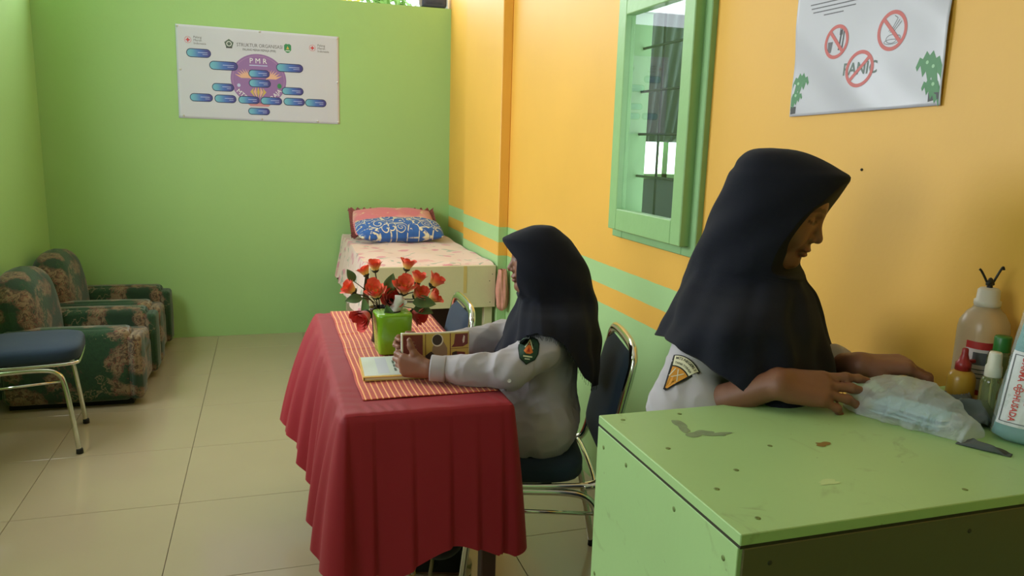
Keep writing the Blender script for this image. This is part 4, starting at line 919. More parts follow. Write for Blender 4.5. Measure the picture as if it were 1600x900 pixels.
def D1(name, vf, off, m_, label=None): o = under(decal(name, vf, bmap, off, m_, None), bn); return o
def T1(s, x, z, size, m_, off=.0022, bold=0, al='CENTER', wd=None, rot=0):
    vf = text2d(s, size, bold, al)
    if wd: xs_ = [q[0] for q in vf[0]]; k = wd/(max(xs_)-min(xs_)); vf = ([(q[0]*k, q[1], 0) for q in vf[0]], vf[1])
    return D1('lettering', shift(vf, x, z, rot), off, m_)
D1('emblem_disc', disc2d(-.040, 1.860, .188, .176, 48), .0010, k_purple); D1('emblem_ring', ring2d(-.040, 1.860, .176, .164, .004), .0014, k_purple2)
D1('emblem_base', poly2d([(-.13, 1.700), (.05, 1.700), (.02, 1.675), (-.10, 1.675)]), .0014, ink('pink_ink', (206, 140, 150)))
for s in (1, -1):   # wings and flame
    for k in range(6):
        a = R(14+k*14); L_ = .118-.007*k; b0 = (-.04+s*.048, 1.868-.003*k); tip = (b0[0]+s*L_*math.cos(a*.8+.1), b0[1]+L_*math.sin(a*.9)*.95); n = (-(tip[1]-b0[1])*.07, (tip[0]-b0[0])*.07); mid = ((b0[0]*.4+tip[0]*.6), (b0[1]*.4+tip[1]*.6)-.008)
        D1('wing_feather', poly2d([b0, (mid[0]+n[0], mid[1]+n[1]), tip, (mid[0]-n[0], mid[1]-n[1])]), .0016+.00005*k, k_peach)
for k in range(5): t = (k-2)*.5; D1('flame', poly2d([(-.045+.02*t, 1.735), (-.045+.045*t-.010, 1.775), (-.045+.03*t, 1.815-.012*abs(t)), (-.045+.045*t+.010, 1.775)]), .0016+.00005*k, k_peach if k % 2 else k_gold)
T1('P M R', -.04, 1.987, .05, k_white, .0018, 0, wd=.115)
D1('lettering_rule', bar2d(-.10, 1.957, .022, 1.957, .006), .0018, k_lilac)
for s_, x0, z0, an in (('MTS', -.158, 1.757, R(-42)), ('RAJA', .075, 1.762, R(45))): T1(s_, x0, z0, .042, k_white, .0018, 0, rot=an)
D1('small_shield', disc2d(.100, 1.822, .015, .018, 16), .0018, k_green); D1('small_dot', disc2d(-.175, 1.816, .011, .012, 14), .0018, k_lilac)
T1('STRUKTUR ORGANISASI', -.026, 2.091, .034, k_grey, .0014, 0, wd=.306); T1('PALANG MERAH REMAJA (PMR)', -.029, 2.061, .021, k_dark, .0014, 0, wd=.222)
pent = [(.032*math.sin(R(72*k)), .032*math.cos(R(72*k))) for k in range(5)]
D1('pentagon_emblem', poly2d([(-.230+x, 2.094+y) for x, y in pent]), .0012, k_pdark); D1('pentagon_inner', ring2d(-.230, 2.094, .017, .017, .004, 20), .0016, k_white); D1('pentagon_band', bar2d(-.25, 2.068, -.21, 2.068, .007), .0016, k_dark)
D1('shield_emblem', poly2d([(.163-.024, 2.108), (.163-.012, 2.118), (.163, 2.115), (.163+.012, 2.118), (.163+.024, 2.108), (.163+.024, 2.075), (.163+.012, 2.060), (.163, 2.055), (.163-.012, 2.060), (.163-.024, 2.075)]), .0012, k_green); D1('shield_figure', poly2d([(.163, 2.103), (.163+.010, 2.080), (.163-.010, 2.080)]), .0016, k_gold); D1('shield_band', bar2d(.148, 2.070, .178, 2.070, .005), .0016, k_white)
for (x, z) in ((-.496, 2.104), (.334, 2.100)):
    D1('red_cross_disc', ring2d(x, z, .022, .022, .002, 24), .0012, k_red); D1('red_cross', bar2d(x-.013, z, x+.013, z, .008), .0014, k_red); D1('red_cross', bar2d(x, z-.013, x, z+.013, .008), .0015, k_red)
    for i, s_ in enumerate(('Palang', 'Merah', 'Indonesia')): T1(s_, x+.036, z+.020-.0205*i, .021, k_grey, .0014, 0, 'LEFT')
for (x, z, w_, h_) in [(-.430, 2.019, .160, .059), (-.271, 1.943, .188, .060), (.174, 1.952, .186, .059), (-.036, 1.901, .144, .054), (-.033, 1.835, .149, .056), (-.280, 1.796, .146, .055), (.191, 1.791, .151, .054), (-.425, 1.720, .151, .056), (-.267, 1.718, .146, .056), (-.110, 1.717, .144, .053), (.042, 1.716, .149, .054), (.200, 1.717, .149, .055), (.351, 1.715, .151, .055), (-.044, 1.640, .148, .049)]:
    a = D1('capsule', pill2d(x, z, w_, h_), .0022, k_navy)
    for nm, vf, of, m_ in (('capsule_fill', pill2d(x, z, w_-.010, h_-.010), .0026, k_pill), ('name_line', bar2d(x-.005, z+.004, x+w_*.36, z+.004, .0035), .0030, k_lilac), ('name_line', bar2d(x+.025, z-.008, x+w_*.36, z-.008, .003), .0030, k_lilac)):
        q = decal(nm, vf, bmap, of, m_, None); q.parent = a
m_pin = mat('white_push_pin', S(226, 226, 226), .4)
for (x, z) in ((-.560, 2.192), (-.025, 2.188), (.508, 2.178), (-.553, 1.905), (.508, 1.87), (-.548, 1.592), (-.03, 1.588), (.507, 1.583), (.36, 1.585)):
    under(lathe('push_pin', [(.001, 0), (.006, 0), (.0075, .002), (.0045, .004), (.004, .008), (.006, .010), (.001, .011)], (x, YB-.004, z), m_pin, None, 12, Matrix.Rotation(R(90), 3, 'X')), bn)

ps = empty('poster', (XR, 1.555, 1.85)); tag(ps, 'white wrinkled poster with three red prohibition signs on the yellow wall', 'poster')
def wav2(y, z): return .0022*math.sin((y*.9-z)*21)+.0010*math.sin((y*.6-z*.9)*47+1)+.0008*math.sin(y*23+z*9)
def pmap(y, z, off): return (XR-.0065-wav2(y, z)-off*.42, y, z)
def fy(vf): return ([(-x, y, q) for x, y, q in vf[0]], [tuple(reversed(f)) for f in vf[1]])   # lettering reads along -y
V, Fc, uv = sheetVF([(1.812, 2.27), (1.315, 2.27), (1.799, 1.564), (1.308, 1.577)], 70, 90, pmap); under(solid(mk('sheet', V, Fc, m_paper2), .0006, 0), ps)
def D2(name, vf, off, m_): return under(decal(name, vf, pmap, off, m_, None), ps)
def T2(s, y, z, size, m_, off=.0016, bold=0, rot=0, wd=None):
    vf = text2d(s, size, bold)
    if wd: xs_ = [q[0] for q in vf[0]]; k = wd/(max(xs_)-min(xs_)); vf = ([(q[0]*k, q[1], 0) for q in vf[0]], vf[1])
    vf = shift(vf, 0, 0, rot); vf = fy(vf); return D2('lettering', shift(vf, y, z), off, m_)
k_sred = ink('sign_red_ink', (196, 84, 78)); k_leaf = ink('leaf_green_ink', (62, 128, 74)); k_leaf2 = ink('light_leaf_ink', (150, 196, 150))
for (y, z, r, an) in ((1.643, 1.741, .041, 1), (1.466, 1.746, .044, 1), (1.554, 1.670, .043, -1)):
    D2('prohibition_ring', ring2d(y, z, r, r, .0085, 48), .0022, k_sred); c_ = r*.68; D2('prohibition_bar', bar2d(y+c_*an, z+c_, y-c_*an, z-c_, .0085, 14), .0024, k_sred)
T2('PANIC', 1.553, 1.670, .040, k_pdark, .0018, .0008, 0, .104)
# fork, knife and cup
for a in ((1.632, 1.720, 1.630, 1.768, .005), (1.622, 1.718, 1.620, 1.772, .004)): D2('cutlery_print', bar2d(*a), .0018, k_dark)
for q in (-.004, 0, .004): D2('cutlery_print', bar2d(1.630+q, 1.756, 1.630+q, 1.772, .0018), .0019, k_dark)
D2('cup_print', poly2d([(1.672, 1.742), (1.656, 1.742), (1.658, 1.716), (1.670, 1.716)]), .0018, k_grey)
# cup with a hand above it
for cy, cz, rx, rz in ((1.466, 1.728, .017, .010), (1.466, 1.722, .022, .006), (1.446, 1.729, .007, .006)): D2('cup_outline', ring2d(cy, cz, rx, rz, .0015, 24), .0018, k_grey)
for a in ((1.472, 1.742, 1.452, 1.772), (1.468, 1.742, 1.446, 1.768), (1.464, 1.741, 1.440, 1.764), (1.476, 1.745, 1.470, 1.756), (1.452, 1.772, 1.462, 1.778)): D2('hand_outline', bar2d(*a, .0016), .0018, k_grey)
for i, (y, z, w_) in enumerate(((1.668, 1.842, .17), (1.668, 1.832, .16), (1.666, 1.822, .15), (1.666, 1.812, .07), (1.60, 1.875, .10))): D2('text_line', bar2d(y+w_/2, z, y-w_/2, z, .0028, 20), .0016, k_grey)
def leafprint(y, z, s, m):
    pts = []
    for k in range(9):
        t = k/8; pts.append((t*.062, .016+.020*math.sin(t*3.1)+(.010 if k % 2 else 0)))
    for k in range(9): t = 1-k/8; pts.append((t*.058, -.030+.045*t+(.010 if k % 2 else -.006)))
    D2('leaf_print', poly2d([(y+m*a*s, z+b*s) for a, b in pts]), .0016, k_leaf)
    D2('leaf_print', poly2d([(y+m*a*s*.7, z-.034*s+b*s*.7) for a, b in pts]), .0018, k_leaf)
    for (a, b) in ((.02, .016), (.035, .024), (.016, -.016)): D2('leaf_hole', disc2d(y+m*a*s, z+b*s, .004, .004, 12), .0021, k_leaf2)
leafprint(1.797, 1.634, .95, -1); leafprint(1.313, 1.640, 1.15, 1)
D2('corner_print', poly2d([(1.796, 1.590), (1.776, 1.590), (1.776, 1.572), (1.796, 1.570)]), .0016, k_dark); D2('corner_print', poly2d([(1.342, 1.604), (1.314, 1.604), (1.314, 1.590), (1.342, 1.585)]), .0016, k_dark)

# small things on the walls
nl = lathe('nail', [(.001, 0), (.0028, 0), (.0035, .001), (.002, .004), (.001, .0045)], (XR, 1.517, 1.435), m_iron, None, 10, Matrix.Rotation(R(-90), 3, 'Y')); tag(nl, 'small dark nail in the yellow wall beside the standing person', 'nail')
m_wplast = mat('white_plastic', S(214, 208, 190), .4)
sw = empty('wall_socket', (1.293, 4.9, 2.5)); tag(sw, 'small cream electrical box on the pillar near the ceiling', 'socket')
under(bxs('plate', [(1.283, 1.293, 4.86, 4.96, 2.428, 2.54)], m_wplast, bevel=.003), sw); under(bxs('opening', [(1.2815, 1.283, 4.89, 4.93, 2.455, 2.52)], m_seam), sw)
bq = empty('bundle', (1.23, 5.99, 2.445)); tag(bq, 'dark blue bundle in clear plastic lying on top of the back wall', 'bundle')
m_bund = mat('dark_blue_grey_cloth', S(70, 76, 98), .8, var=.2, vscale=20)
under(rbox('cloth_roll', (1.225, 5.985, 2.50), (.20, .10, .10), .04, m_bund, None, 5, .08, sub=3), bq)
m_clear = mat('clear_plastic', S(235, 238, 240), .15, trans=.0, alpha=.35)
for x in (1.115, 1.335):
    under(rbox('plastic_end', (x, 5.985, 2.495), (.045, .1, .1), .02, m_clear, None, 4), bq)

# ------------------------------------------------------------------ on the red table
zt = TZ+.0118
m_lime = mat('lime_green_plastic', S(124, 178, 34), .25, coat=.3); m_tissue = mat('white_tissue', S(250, 249, 246), .9)
tbx = empty('tissue_box', (.394, 2.565, zt), R(4)); tag(tbx, 'lime green plastic tissue box with a white tissue sticking out', 'tissue box')
def frust(name, w0, d0, w1_, d1_, z0, z1, r, mt, par):
    V = []; n = 32
    prof = [(0, z0, .90), (0, z0, .97), (0, z0+.004, 1), (1, z1-.010, 1), (1, z1-.003, .985), (1, z1, .93), (1, z1, .5)]
    for (t, z, k) in prof:
        tt = (z-z0)/(z1-z0); W_, D_ = (w0+(w1_-w0)*tt)/2*k, (d0+(d1_-d0)*tt)/2*k
        for q in range(n):
            a = 6.2832*q/n; c, s = math.cos(a), math.sin(a); e = (abs(c)**7+abs(s)**7)**(-1/7); V.append((W_*c*e, D_*s*e, z))
    L_ = len(prof); Fc = [(i*n+k, i*n+(k+1) % n, (i+1)*n+(k+1) % n, (i+1)*n+k) for i in range(L_-1) for k in range(n)]+[tuple(range(n))[::-1], tuple(range((L_-1)*n, L_*n))]
    return mk(name, V, Fc, mt, par)
frust('case', .108, .100, .124, .112, 0, .138, .01, m_lime, tbx)
lathe('slot', [(.001, 0), (.028, 0), (.028, .001), (.001, .001)], (0, 0, .138), m_seam, tbx, 24)
def tis(u, v):
    a = (u-.5)*.055*(1-.35*v)+.012*math.sin(v*3)+.004*math.sin(u*9+v*4); z = .136+.062*v-.012*v*(u-.2)**2*3
    return (a+.022*v*v+.004, .010*math.sin(u*8+v*2)*(1-.3*v)-.012*v+.006*math.sin(v*6), z)
V, Fc, uv = gridVF(30, 24, tis); solid(mk('tissue', V, Fc, m_tissue, tbx), .0006)

m_vase = mat('black_glazed_vase', S(24, 22, 24), .25)
vs_ = lathe('vase', [(.001, 0), (.034, 0), (.036, .004), (.030, .03), (.033, .08), (.040, .12), (.044, .125), (.040, .124), (.030, .08), (.026, .03), (.001, .028)], (.374, 2.705, zt), m_vase, None, 30); tag(vs_, 'slim black vase holding the artificial roses behind the tissue box', 'vase')
# roses
def rose_mat():
    M = mat('orange_red_petal', S(232, 70, 40), .7, sheen=.3); g = G(M); v = g.sep(g.tc.outputs['UV'])[1]; n = g.noise(g.tc.outputs['Object'], 60, 3)[0]
    c = g.mix(g.step(g.m('ADD', v, g.m('MULTIPLY', g.m('SUBTRACT', n, .5), .25)), .25, .80), S(252, 216, 110), S(250, 104, 60)); c = g.mix(g.step(v, .75, 1.1), c, S(238, 66, 48)); g.out(c); return M
def rose_mat2():
    M = mat('crimson_petal', S(200, 40, 40), .7, sheen=.3); g = G(M); v = g.sep(g.tc.outputs['UV'])[1]
    c = g.mix(g.step(v, .0, .35), S(240, 130, 66), S(222, 56, 46)); g.out(c); return M
k_rose = rose_mat(); k_rose2 = rose_mat2(); k_stem = mat('dark_brown_stem', S(46, 36, 26), .7); k_leaf3 = mat('artificial_leaf_green', S(78, 104, 56), .6, var=.2, vscale=30); k_sep = mat('dark_green_sepal', S(40, 50, 28), .7)
rb = empty('rose_bunch', (.374, 2.705, zt+.06)); tag(rb, 'bunch of orange red artificial roses in the black vase', 'flowers')
def petalVF(s, wide, lean, curl, h0=0):
    """one cupped petal growing up +z, outward +x"""
    def fn(u, v):
        a = (u-.5)*2; wd = wide*math.sin(min(1, .12+v*.95)*math.pi*.78+.15)*(1-.25*max(0, v-.75)/.25*abs(a)); th = a*wd
        r = s*(.16+.50*lean*math.sin(v*1.35)+curl*max(0, v-.62)**1.6*1.6); tipz = .09*(1-abs(a)**1.6)*max(0, v-.6)
        return (r*math.cos(th), r*math.sin(th), s*(1.15*v*(1-.12*lean*v)+tipz-.35*curl*max(0, v-.72)**1.5*1.3))
    return gridVF(9, 9, fn)
pet_cache = []
for (wide, lean, curl) in ((1.15, .40, .0), (1.05, .62, .04), (1.0, .80, .16), (.95, .95, .42)):
    V, Fc, uv = petalVF(1.0, wide, lean, curl); o = mk('petal', V, Fc, k_rose, None, True, uv); solid(o, .0); pet_cache.append(o.data); bpy.data.objects.remove(o)
pet_cache2 = []
for me in pet_cache: q = me.copy(); q.materials[0] = k_rose2; pet_cache2.append(q)
mouth = np.array([.374, 2.705, zt+.118])
roses = [((.341, 2.61, 1.046), .031, (-.1, -.15, 1), 0), ((.455, 2.62, 1.046), .031, (.25, -.1, 1), 0), ((.258, 2.62, .968), .034, (-.75, -.2, .65), 0), ((.338, 2.57, .965), .043, (-.25, -.6, .8), 0), ((.435, 2.58, .975), .045, (.05, -.55, .85), 0), ((.494, 2.63, .996), .034, (.3, -.1, 1), 0), ((.553, 2.62, .985), .036, (.55, -.2, .8), 0), ((.545, 2.60, .932), .034, (.8, -.35, .6), 0), ((.487, 2.58, .950), .036, (.45, -.6, .6), 0), ((.397, 2.60, .930), .046, (0, -.85, .5), 1), ((.298, 2.57, .878), .044, (-.55, -.6, -.25), 1), ((.485, 2.60, .872), .040, (.6, -.6, -.2), 1), ((.312, 2.66, 1.020), .028, (-.4, .1, .9), 0)]
for i, (c, s, d, kd) in enumerate(roses):
    s *= 1.27
    d = Vector(d).normalized(); q = d.to_track_quat('Z', 'Y').to_matrix().to_4x4(); c = Vector(c)
    r = lathe('rose', [(.02*s*6, -.1*s), (.26*s, 0.0), (.34*s, .12*s), (.20*s, .3*s), (.01*s, .35*s)], (0, 0, 0), k_sep, rb, 12); r.matrix_parent_inverse = Matrix.Translation(rb.location).inverted(); r.matrix_basis = Matrix.Translation(c-d*s*.5) @ q
    cache = pet_cache2 if kd else pet_cache
    for ly, (mi, n, sc, z0) in enumerate(((0, 3, .62, .12), (1, 4, .82, .05), (2, 5, .95, 0), (3, 3, 1.0, -.04))):
        for k in range(n):
            o = bpy.data.objects.new('petal', cache[mi]); col.objects.link(o); o.parent = r
            o.matrix_local = Matrix.Translation((0, 0, z0*s)) @ Matrix.Rotation(6.283*k/n+ly*.7+i*1.3+.25*random.random(), 4, 'Z') @ Matrix.Diagonal((s*sc, s*sc, s*sc*(1+.12*(random.random()-.5)), 1))
    base = np.array(c-d*s*.5); P = cat([mouth+[(base[0]-mouth[0])*.08, 0, -.07], mouth+[(base[0]-mouth[0])*.2, -.005, .005], mouth*.5+base*.5+np.array([0, 0, .012]), base-np.array(d)*.012, base], 6)
    tube('stem', P, .0022, k_stem, r, 6).matrix_parent_inverse = (Matrix.Translation(c-d*s*.5) @ q).inverted()
def leaf(c, L_, d, nrm):
    d = np.array(d, float); d /= np.linalg.norm(d); nrm = np.array(nrm, float); sd = np.cross(nrm, d); sd /= np.linalg.norm(sd); nn = np.cross(d, sd); c = np.array(c)
    def fn(u, v): a = (u-.5)*2; wd = .30*L_*math.sin(math.pi*min(1, v**.8))**.9; return c+d*(v-.5)*L_+sd*a*wd+nn*(.10*L_*abs(a)*math.sin(math.pi*v)-.25*L_*(v-.3)**2)
    V, Fc, uv = gridVF(7, 10, fn); under(solid(mk('leaf', V, Fc, k_leaf3), .0006), rb)
    e = c-d*L_*.5; under(mk('leaf_stalk', *tubeVF(cat([mouth+[0, 0, .0], (mouth+e)/2+np.array([0, 0, .01]), e], 6), .0014, 6), k_stem), rb)
for a in (((.502, 2.55, .925), .085, (1, 0, -.05), (0, -.75, .65)), ((.392, 2.60, .985), .075, (.25, 0, 1), (-.3, -.9, .1)), ((.262, 2.63, 1.012), .05, (-.5, 0, .9), (0, -1, .2)), ((.268, 2.60, .935), .06, (-1, 0, -.1), (0, -.8, .6)), ((.382, 2.55, .893), .065, (-.35, -.2, .8), (-.5, -.8, .2)), ((.505, 2.58, .892), .075, (1, 0, -.2), (0, -.7, .7))): leaf(*a)

# books
m_page = mat('book_pages', S(226, 214, 178), .8, var=.05, vscale=60); m_cover = mat('pale_grey_book_cover', S(216, 224, 218), .3, coat=.3); m_yellow = mat('yellow_cover_edge', S(216, 176, 88), .5)
k_txt = ink('grey_green_print', (92, 104, 98)); k_faint = ink('faint_grey_print', (196, 200, 212))
bk = empty('book', (.36, 2.345, zt), R(-3)); tag(bk, 'flat closed book with pale cover lying on the runner under the hand', 'book')
bxs('pages', [(-.094, .094, -.106, .106, .0015, .0105)], m_page, bk, bevel=.0008); bxs('back_cover', [(-.098, .096, -.110, .110, 0, .0015)], m_yellow, bk); bxs('back_cover', [(-.098, -.0965, -.110, .110, .0015, .011)], m_yellow, bk)
bxs('front_cover', [(-.098, .096, -.110, .110, .0105, .0125)], m_yellow, bk); bxs('cover_sheet', [(-.093, .096, -.098, .108, .0125, .0130)], m_cover, bk)
for x in (.005, .035):
    for (y0, y1) in ((.055, .020), (.012, -.018), (-.026, -.06)): mk('print_line', [(p[0]+x, p[1], .0134) for p in bar2d(0, y0, 0, y1, .007)[0]], bar2d(0, y0, 0, y1, .007)[1], k_txt, bk, False)
bxs('cover_print', [(-.05, -.015, -.08, .09, .0130, .0133)], k_faint, bk)
bh = empty('comic_book', (.48, 2.27, zt)); tag(bh, 'open comic book with brown and yellow panels held upright by the seated person', 'book')
q0 = np.array([.376, 2.262]); q1 = np.array([.592, 2.272]); zb, zp = .792, .893
def cm(u, v, off=0):
    p = q0+(q1-q0)*u; t = (q1-q0)/np.linalg.norm(q1-q0); n = np.array([t[1], -t[0]]); bow = .006*math.sin(u*math.pi)-.006*v; p = p+n*(bow+off); return (p[0], p[1], zb+(zp-zb)*v-.004*u)
V, Fc, uv = gridVF(30, 14, lambda u, v: cm(u, v)); under(solid(mk('cover', V, Fc, m_page), .002, -1), bh)
V, Fc, uv = gridVF(30, 14, lambda u, v: cm(u, v*.985, -.006)); under(solid(mk('pages', V, Fc, m_tissue), .006, -1), bh)
k_br = ink('brown_red_print', (120, 52, 44)); k_ye = ink('mustard_print', (206, 172, 84)); k_db = ink('dark_brown_print', (62, 46, 40)); k_tan = ink('tan_print', (150, 120, 92)); k_wh = ink('cream_print', (226, 210, 190))
def CP(nm, vf, off, m_): return under(mk(nm, [cm(x, y, off) for x, y, _ in vf[0]], vf[1], m_, None, False), bh)
def rect(u0, v0, u1, v1, n=8): V = [(u0+(u1-u0)*k/n, v, 0) for v in (v0, v1) for k in range(n+1)]; return V, [(k, k+1, n+1+k+1, n+1+k) for k in range(n)]
CP('panel_print', rect(.02, .02, .985, .96, 24), .0008, k_ye); CP('panel_print', rect(.02, .02, .30, .94), .0014, k_br); CP('panel_print', rect(.335, .02, .345, .96, 1), .0014, k_br); CP('panel_print', rect(.70, .02, .712, .96, 1), .0014, k_br); CP('panel_print', rect(.712, .46, .985, .475), .0014, k_br)
CP('figure_print', poly2d([(.72, .52), (.76, .62), (.78, .93), (.975, .93), (.975, .60), (.9, .52)]), .0016, k_br); CP('figure_print', poly2d([(.73, .04), (.73, .34), (.80, .38), (.93, .34), (.95, .04)]), .0016, k_br); CP('figure_print', poly2d([(.75, .05), (.74, .36), (.80, .39), (.82, .2), (.80, .05)]), .0019, k_db)
CP('figure_print', poly2d([(.42, .1), (.44, .55), (.50, .72), (.60, .72), (.66, .5), (.66, .3), (.58, .1)]), .0016, k_tan); CP('figure_print', disc2d(.515, .76, .085, .20, 24), .0018, k_wh); CP('figure_print', disc2d(.51, .77, .072, .165, 24), .0020, k_db); CP('figure_print', poly2d([(.36, .05), (.34, .30), (.42, .42), (.48, .30), (.46, .05)]), .0019, k_db)
for (u0, v0, u1) in ((.06, .62, .20), (.08, .50, .22), (.07, .72, .18)): CP('print_line', rect(u0, v0, u1, v0+.02, 2), .0017, k_tan)
CP('figure_print', poly2d([(.90, .62), (.92, .66), (.93, .84), (.91, .88), (.89, .72)]), .0019, k_wh)

# ------------------------------------------------------------------ on the cabinet
zc = CZ
m_frost = mat('frosted_plastic_bottle', S(236, 212, 174), .3, trans=.6); m_label = mat('white_bottle_label', S(220, 206, 206), .5); k_bred = ink('label_red', (178, 44, 40)); k_bgrey = ink('label_grey', (96, 98, 104))
bt = empty('infusion_bottle', (1.300, 1.092, zc)); tag(bt, 'large frosted plastic bottle with red and white label and black clip on top', 'bottle')
lathe('bottle_body', [(.001, 0), (.036, 0), (.040, .004), (.041, .01), (.041, .150), (.039, .165), (.030, .182), (.022, .190), (.020, .196), (.001, .197)], (0, 0, 0), m_frost, bt, 36, sq=2.6)
lathe('neck_cap', [(.001, .194), (.021, .194), (.023, .198), (.023, .206), (.020, .208), (.019, .226), (.015, .230), (.001, .231)], (0, 0, 0), mat('cloudy_white_cap', S(226, 216, 200), .4, trans=.2), bt, 28)
def lab(u, v, r, a0, a1, z0, z1): a = R(a0+(a1-a0)*u); c, s = math.cos(a), math.sin(a); q = (abs(c)**2.6+abs(s)**2.6)**(-1/2.6); return (r*c*q, r*s*q, z0+(z1-z0)*v)
for nm, r, a0, a1, z0, z1, m_ in (('label', .0416, 185, 300, .03, .132, m_label), ('label_band', .0419, 185, 300, .118, .132, k_bred), ('label_band', .0419, 185, 300, .03, .040, k_bred), ('label_box', .0419, 205, 245, .088, .112, k_bgrey), ('label_line', .0419, 205, 270, .078, .080, k_bgrey), ('label_line', .0419, 205, 265, .070, .072, k_bgrey), ('label_line', .0419, 205, 272, .062, .064, k_bgrey), ('label_line', .0419, 252, 280, .098, .100, k_bgrey), ('label_line', .0419, 252, 280, .105, .107, k_bgrey)):
    V, Fc, uv = gridVF(24, 3, lambda u, v: lab(u, v, r, a0, a1, z0, z1)); mk(nm, V, Fc, m_, bt)
cl = mk('clip', *join([tubeVF(cat([(0, 0, .228), (-.008, .004, .246), (-.017, .008, .262), (-.020, .010, .265)], 6), .0022, 8), tubeVF(cat([(0, 0, .228), (.008, -.002, .246), (.015, -.005, .264), (.019, -.006, .270), (.021, -.007, .265)], 6), .0022, 8), tubeVF([(-.008, .0, .236), (.0, 0, .244), (.008, 0, .236)], [.003, .006, .003], 8), tubeVF([(0, 0, .225), (0, 0, .242)], [.006, .004], 8)]), mat('black_metal_clip', S(26, 24, 22), .5), bt)
yb = empty('small_bottle', (1.228, 1.062, zc)); tag(yb, 'small amber yellow bottle with red dropper cap', 'bottle')
m_amb = mat('amber_plastic', S(190, 146, 50), .3, trans=.2); m_rcap = mat('red_plastic_cap', S(150, 34, 36), .35)
lathe('bottle_body', [(.001, 0), (.022, 0), (.024, .004), (.024, .066), (.021, .076), (.012, .083), (.001, .084)], (0, 0, 0), m_amb, yb, 28); lathe('cap', [(.0135, .082), (.0135, .096), (.0095, .100), (.006, .112), (.0055, .122), (.004, .124), (.001, .1245)], (0, 0, 0), m_rcap, yb, 24)
bxs('cap_lug', [(.012, .026, -.004, .004, .094, .101)], m_rcap, yb, bevel=.0015)
gb = empty('green_cap_bottle', (1.275, 1.028, zc)); tag(gb, 'bottle with square green cap behind the spray bottle', 'bottle')
m_cg = mat('clear_greenish_glass', S(120, 130, 84), .12, trans=.5); m_gcap = mat('green_plastic_cap', S(44, 112, 44), .35)
lathe('bottle_body', [(.001, 0), (.020, 0), (.022, .003), (.022, .112), (.020, .120), (.012, .126), (.001, .127)], (0, 0, 0), m_cg, gb, 28); lathe('cap', [(.014, .124), (.0145, .126), (.0145, .150), (.013, .153), (.001, .1535)], (0, 0, 0), m_gcap, gb, 24); lathe('collar', [(.012, .120), (.018, .120), (.018, .124), (.012, .124)], (0, 0, 0), m_cg, gb, 24)
sb_ = empty('spray_bottle', (1.222, .995, zc)); tag(sb_, 'small clear spray bottle with green liquid and white pump', 'bottle')
m_liq = mat('pale_green_liquid', S(206, 212, 150), .12, trans=.85)
lathe('bottle_body', [(.001, 0), (.0165, 0), (.018, .003), (.018, .080), (.016, .088), (.011, .092), (.001, .093)], (0, 0, 0), m_liq, sb_, 28); lathe('pump', [(.0135, .090), (.014, .092), (.0135, .108), (.0115, .112), (.0105, .132), (.009, .135), (.001, .1355)], (0, 0, 0), m_wplast, sb_, 24); tube('dip_tube', [(0, 0, .088), (.002, .001, .01)], .0012, m_wplast, sb_, 6)
# teal soft pack
pk = empty('soft_pack', (1.231, .903, zc)); tag(pk, 'teal soft pack in clear wrap with white label standing at the right', 'package')
m_teal = mat('teal_nonwoven', S(92, 158, 160), .5, var=.12, vscale=14); m_wrap = mat('clear_wrap', S(225, 235, 235), .12, alpha=.22)
def packVF(dx, dy, h, grow, seed):
    V = []; nu, nv = 48, 26
    for j in range(nv):
        v = j/(nv-1); z = h*v
        for i in range(nu):
            a = 6.2832*i/nu; c, s = math.cos(a), math.sin(a); q = (abs(c)**5+abs(s)**5)**(-.2); k = 1-.10*v-.25*max(0, v-.9)/.1-.3*max(0, .04-v)/.04
            x, y = dx/2*c*q*k, dy/2*s*q*k; V.append([x, y, z])
    V = np.array(V); nrm = V.copy(); nrm[:, 2] = 0; nrm /= np.linalg.norm(nrm, axis=1)[:, None]+1e-9; V += nrm*(grow+.0022*wob(V, 90, seed)+.0018*wob(V, 210, seed+1))[:, None]
    V[:, 0] += .08*V[:, 2]
    Fc = [(j*nu+i, j*nu+(i+1) % nu, (j+1)*nu+(i+1) % nu, (j+1)*nu+i) for j in range(nv-1) for i in range(nu)]+[tuple(range(nu))[::-1], tuple(range((nv-1)*nu, nv*nu))]
    return V, Fc
V, Fc = packVF(.13, .085, .255, 0, 31); pkr = Matrix.Rotation(R(-62), 4, 'Z'); tw = lambda V: [tuple((pkr @ Vector(v))) for v in V]
mk('pack_body', tw(V), Fc, m_teal, pk); bvp = BVHTree.FromPolygons([tuple(v) for v in tw(V)], Fc)
V, Fc = packVF(.13, .085, .262, .004, 41); mk('clear_wrap', tw(V), Fc, m_wrap, pk)
def onpack(vf, off, nm, m_, par=None):
    n = pkr.to_3x3() @ Vector((0, -1, 0)); out = []
    for x, y, _ in vf[0]:
        p = pkr @ Vector((x+.08*(.13+y), -.043, .13+y)); h = bvp.ray_cast(p+n*.08, -n, .2); out.append((h[0]+n*off) if h[0] is not None else p)
    return mk(nm, out, vf[1], m_, par or pk, False)
def grid2d(x0, x1, y0, y1, nx=16, ny=30): V, Fc, uv = gridVF(nx, ny, lambda u, v: (x0+(x1-x0)*u, y0+(y1-y0)*v, 0)); return V, Fc
lb = onpack(grid2d(-.060, -.008, -.098, .030), .0052, 'pack_label', mat('white_pack_label', S(222, 222, 226), .4))
for a in ((-.055, -.092, -.055, .024), (-.013, -.092, -.013, .024), (-.055, -.092, -.013, -.092), (-.055, .024, -.013, .024)): onpack(bar2d(*a, .0014, 20), .0060, 'label_border', k_bgrey, lb)
k_or = ink('label_red_print', (206, 70, 62))
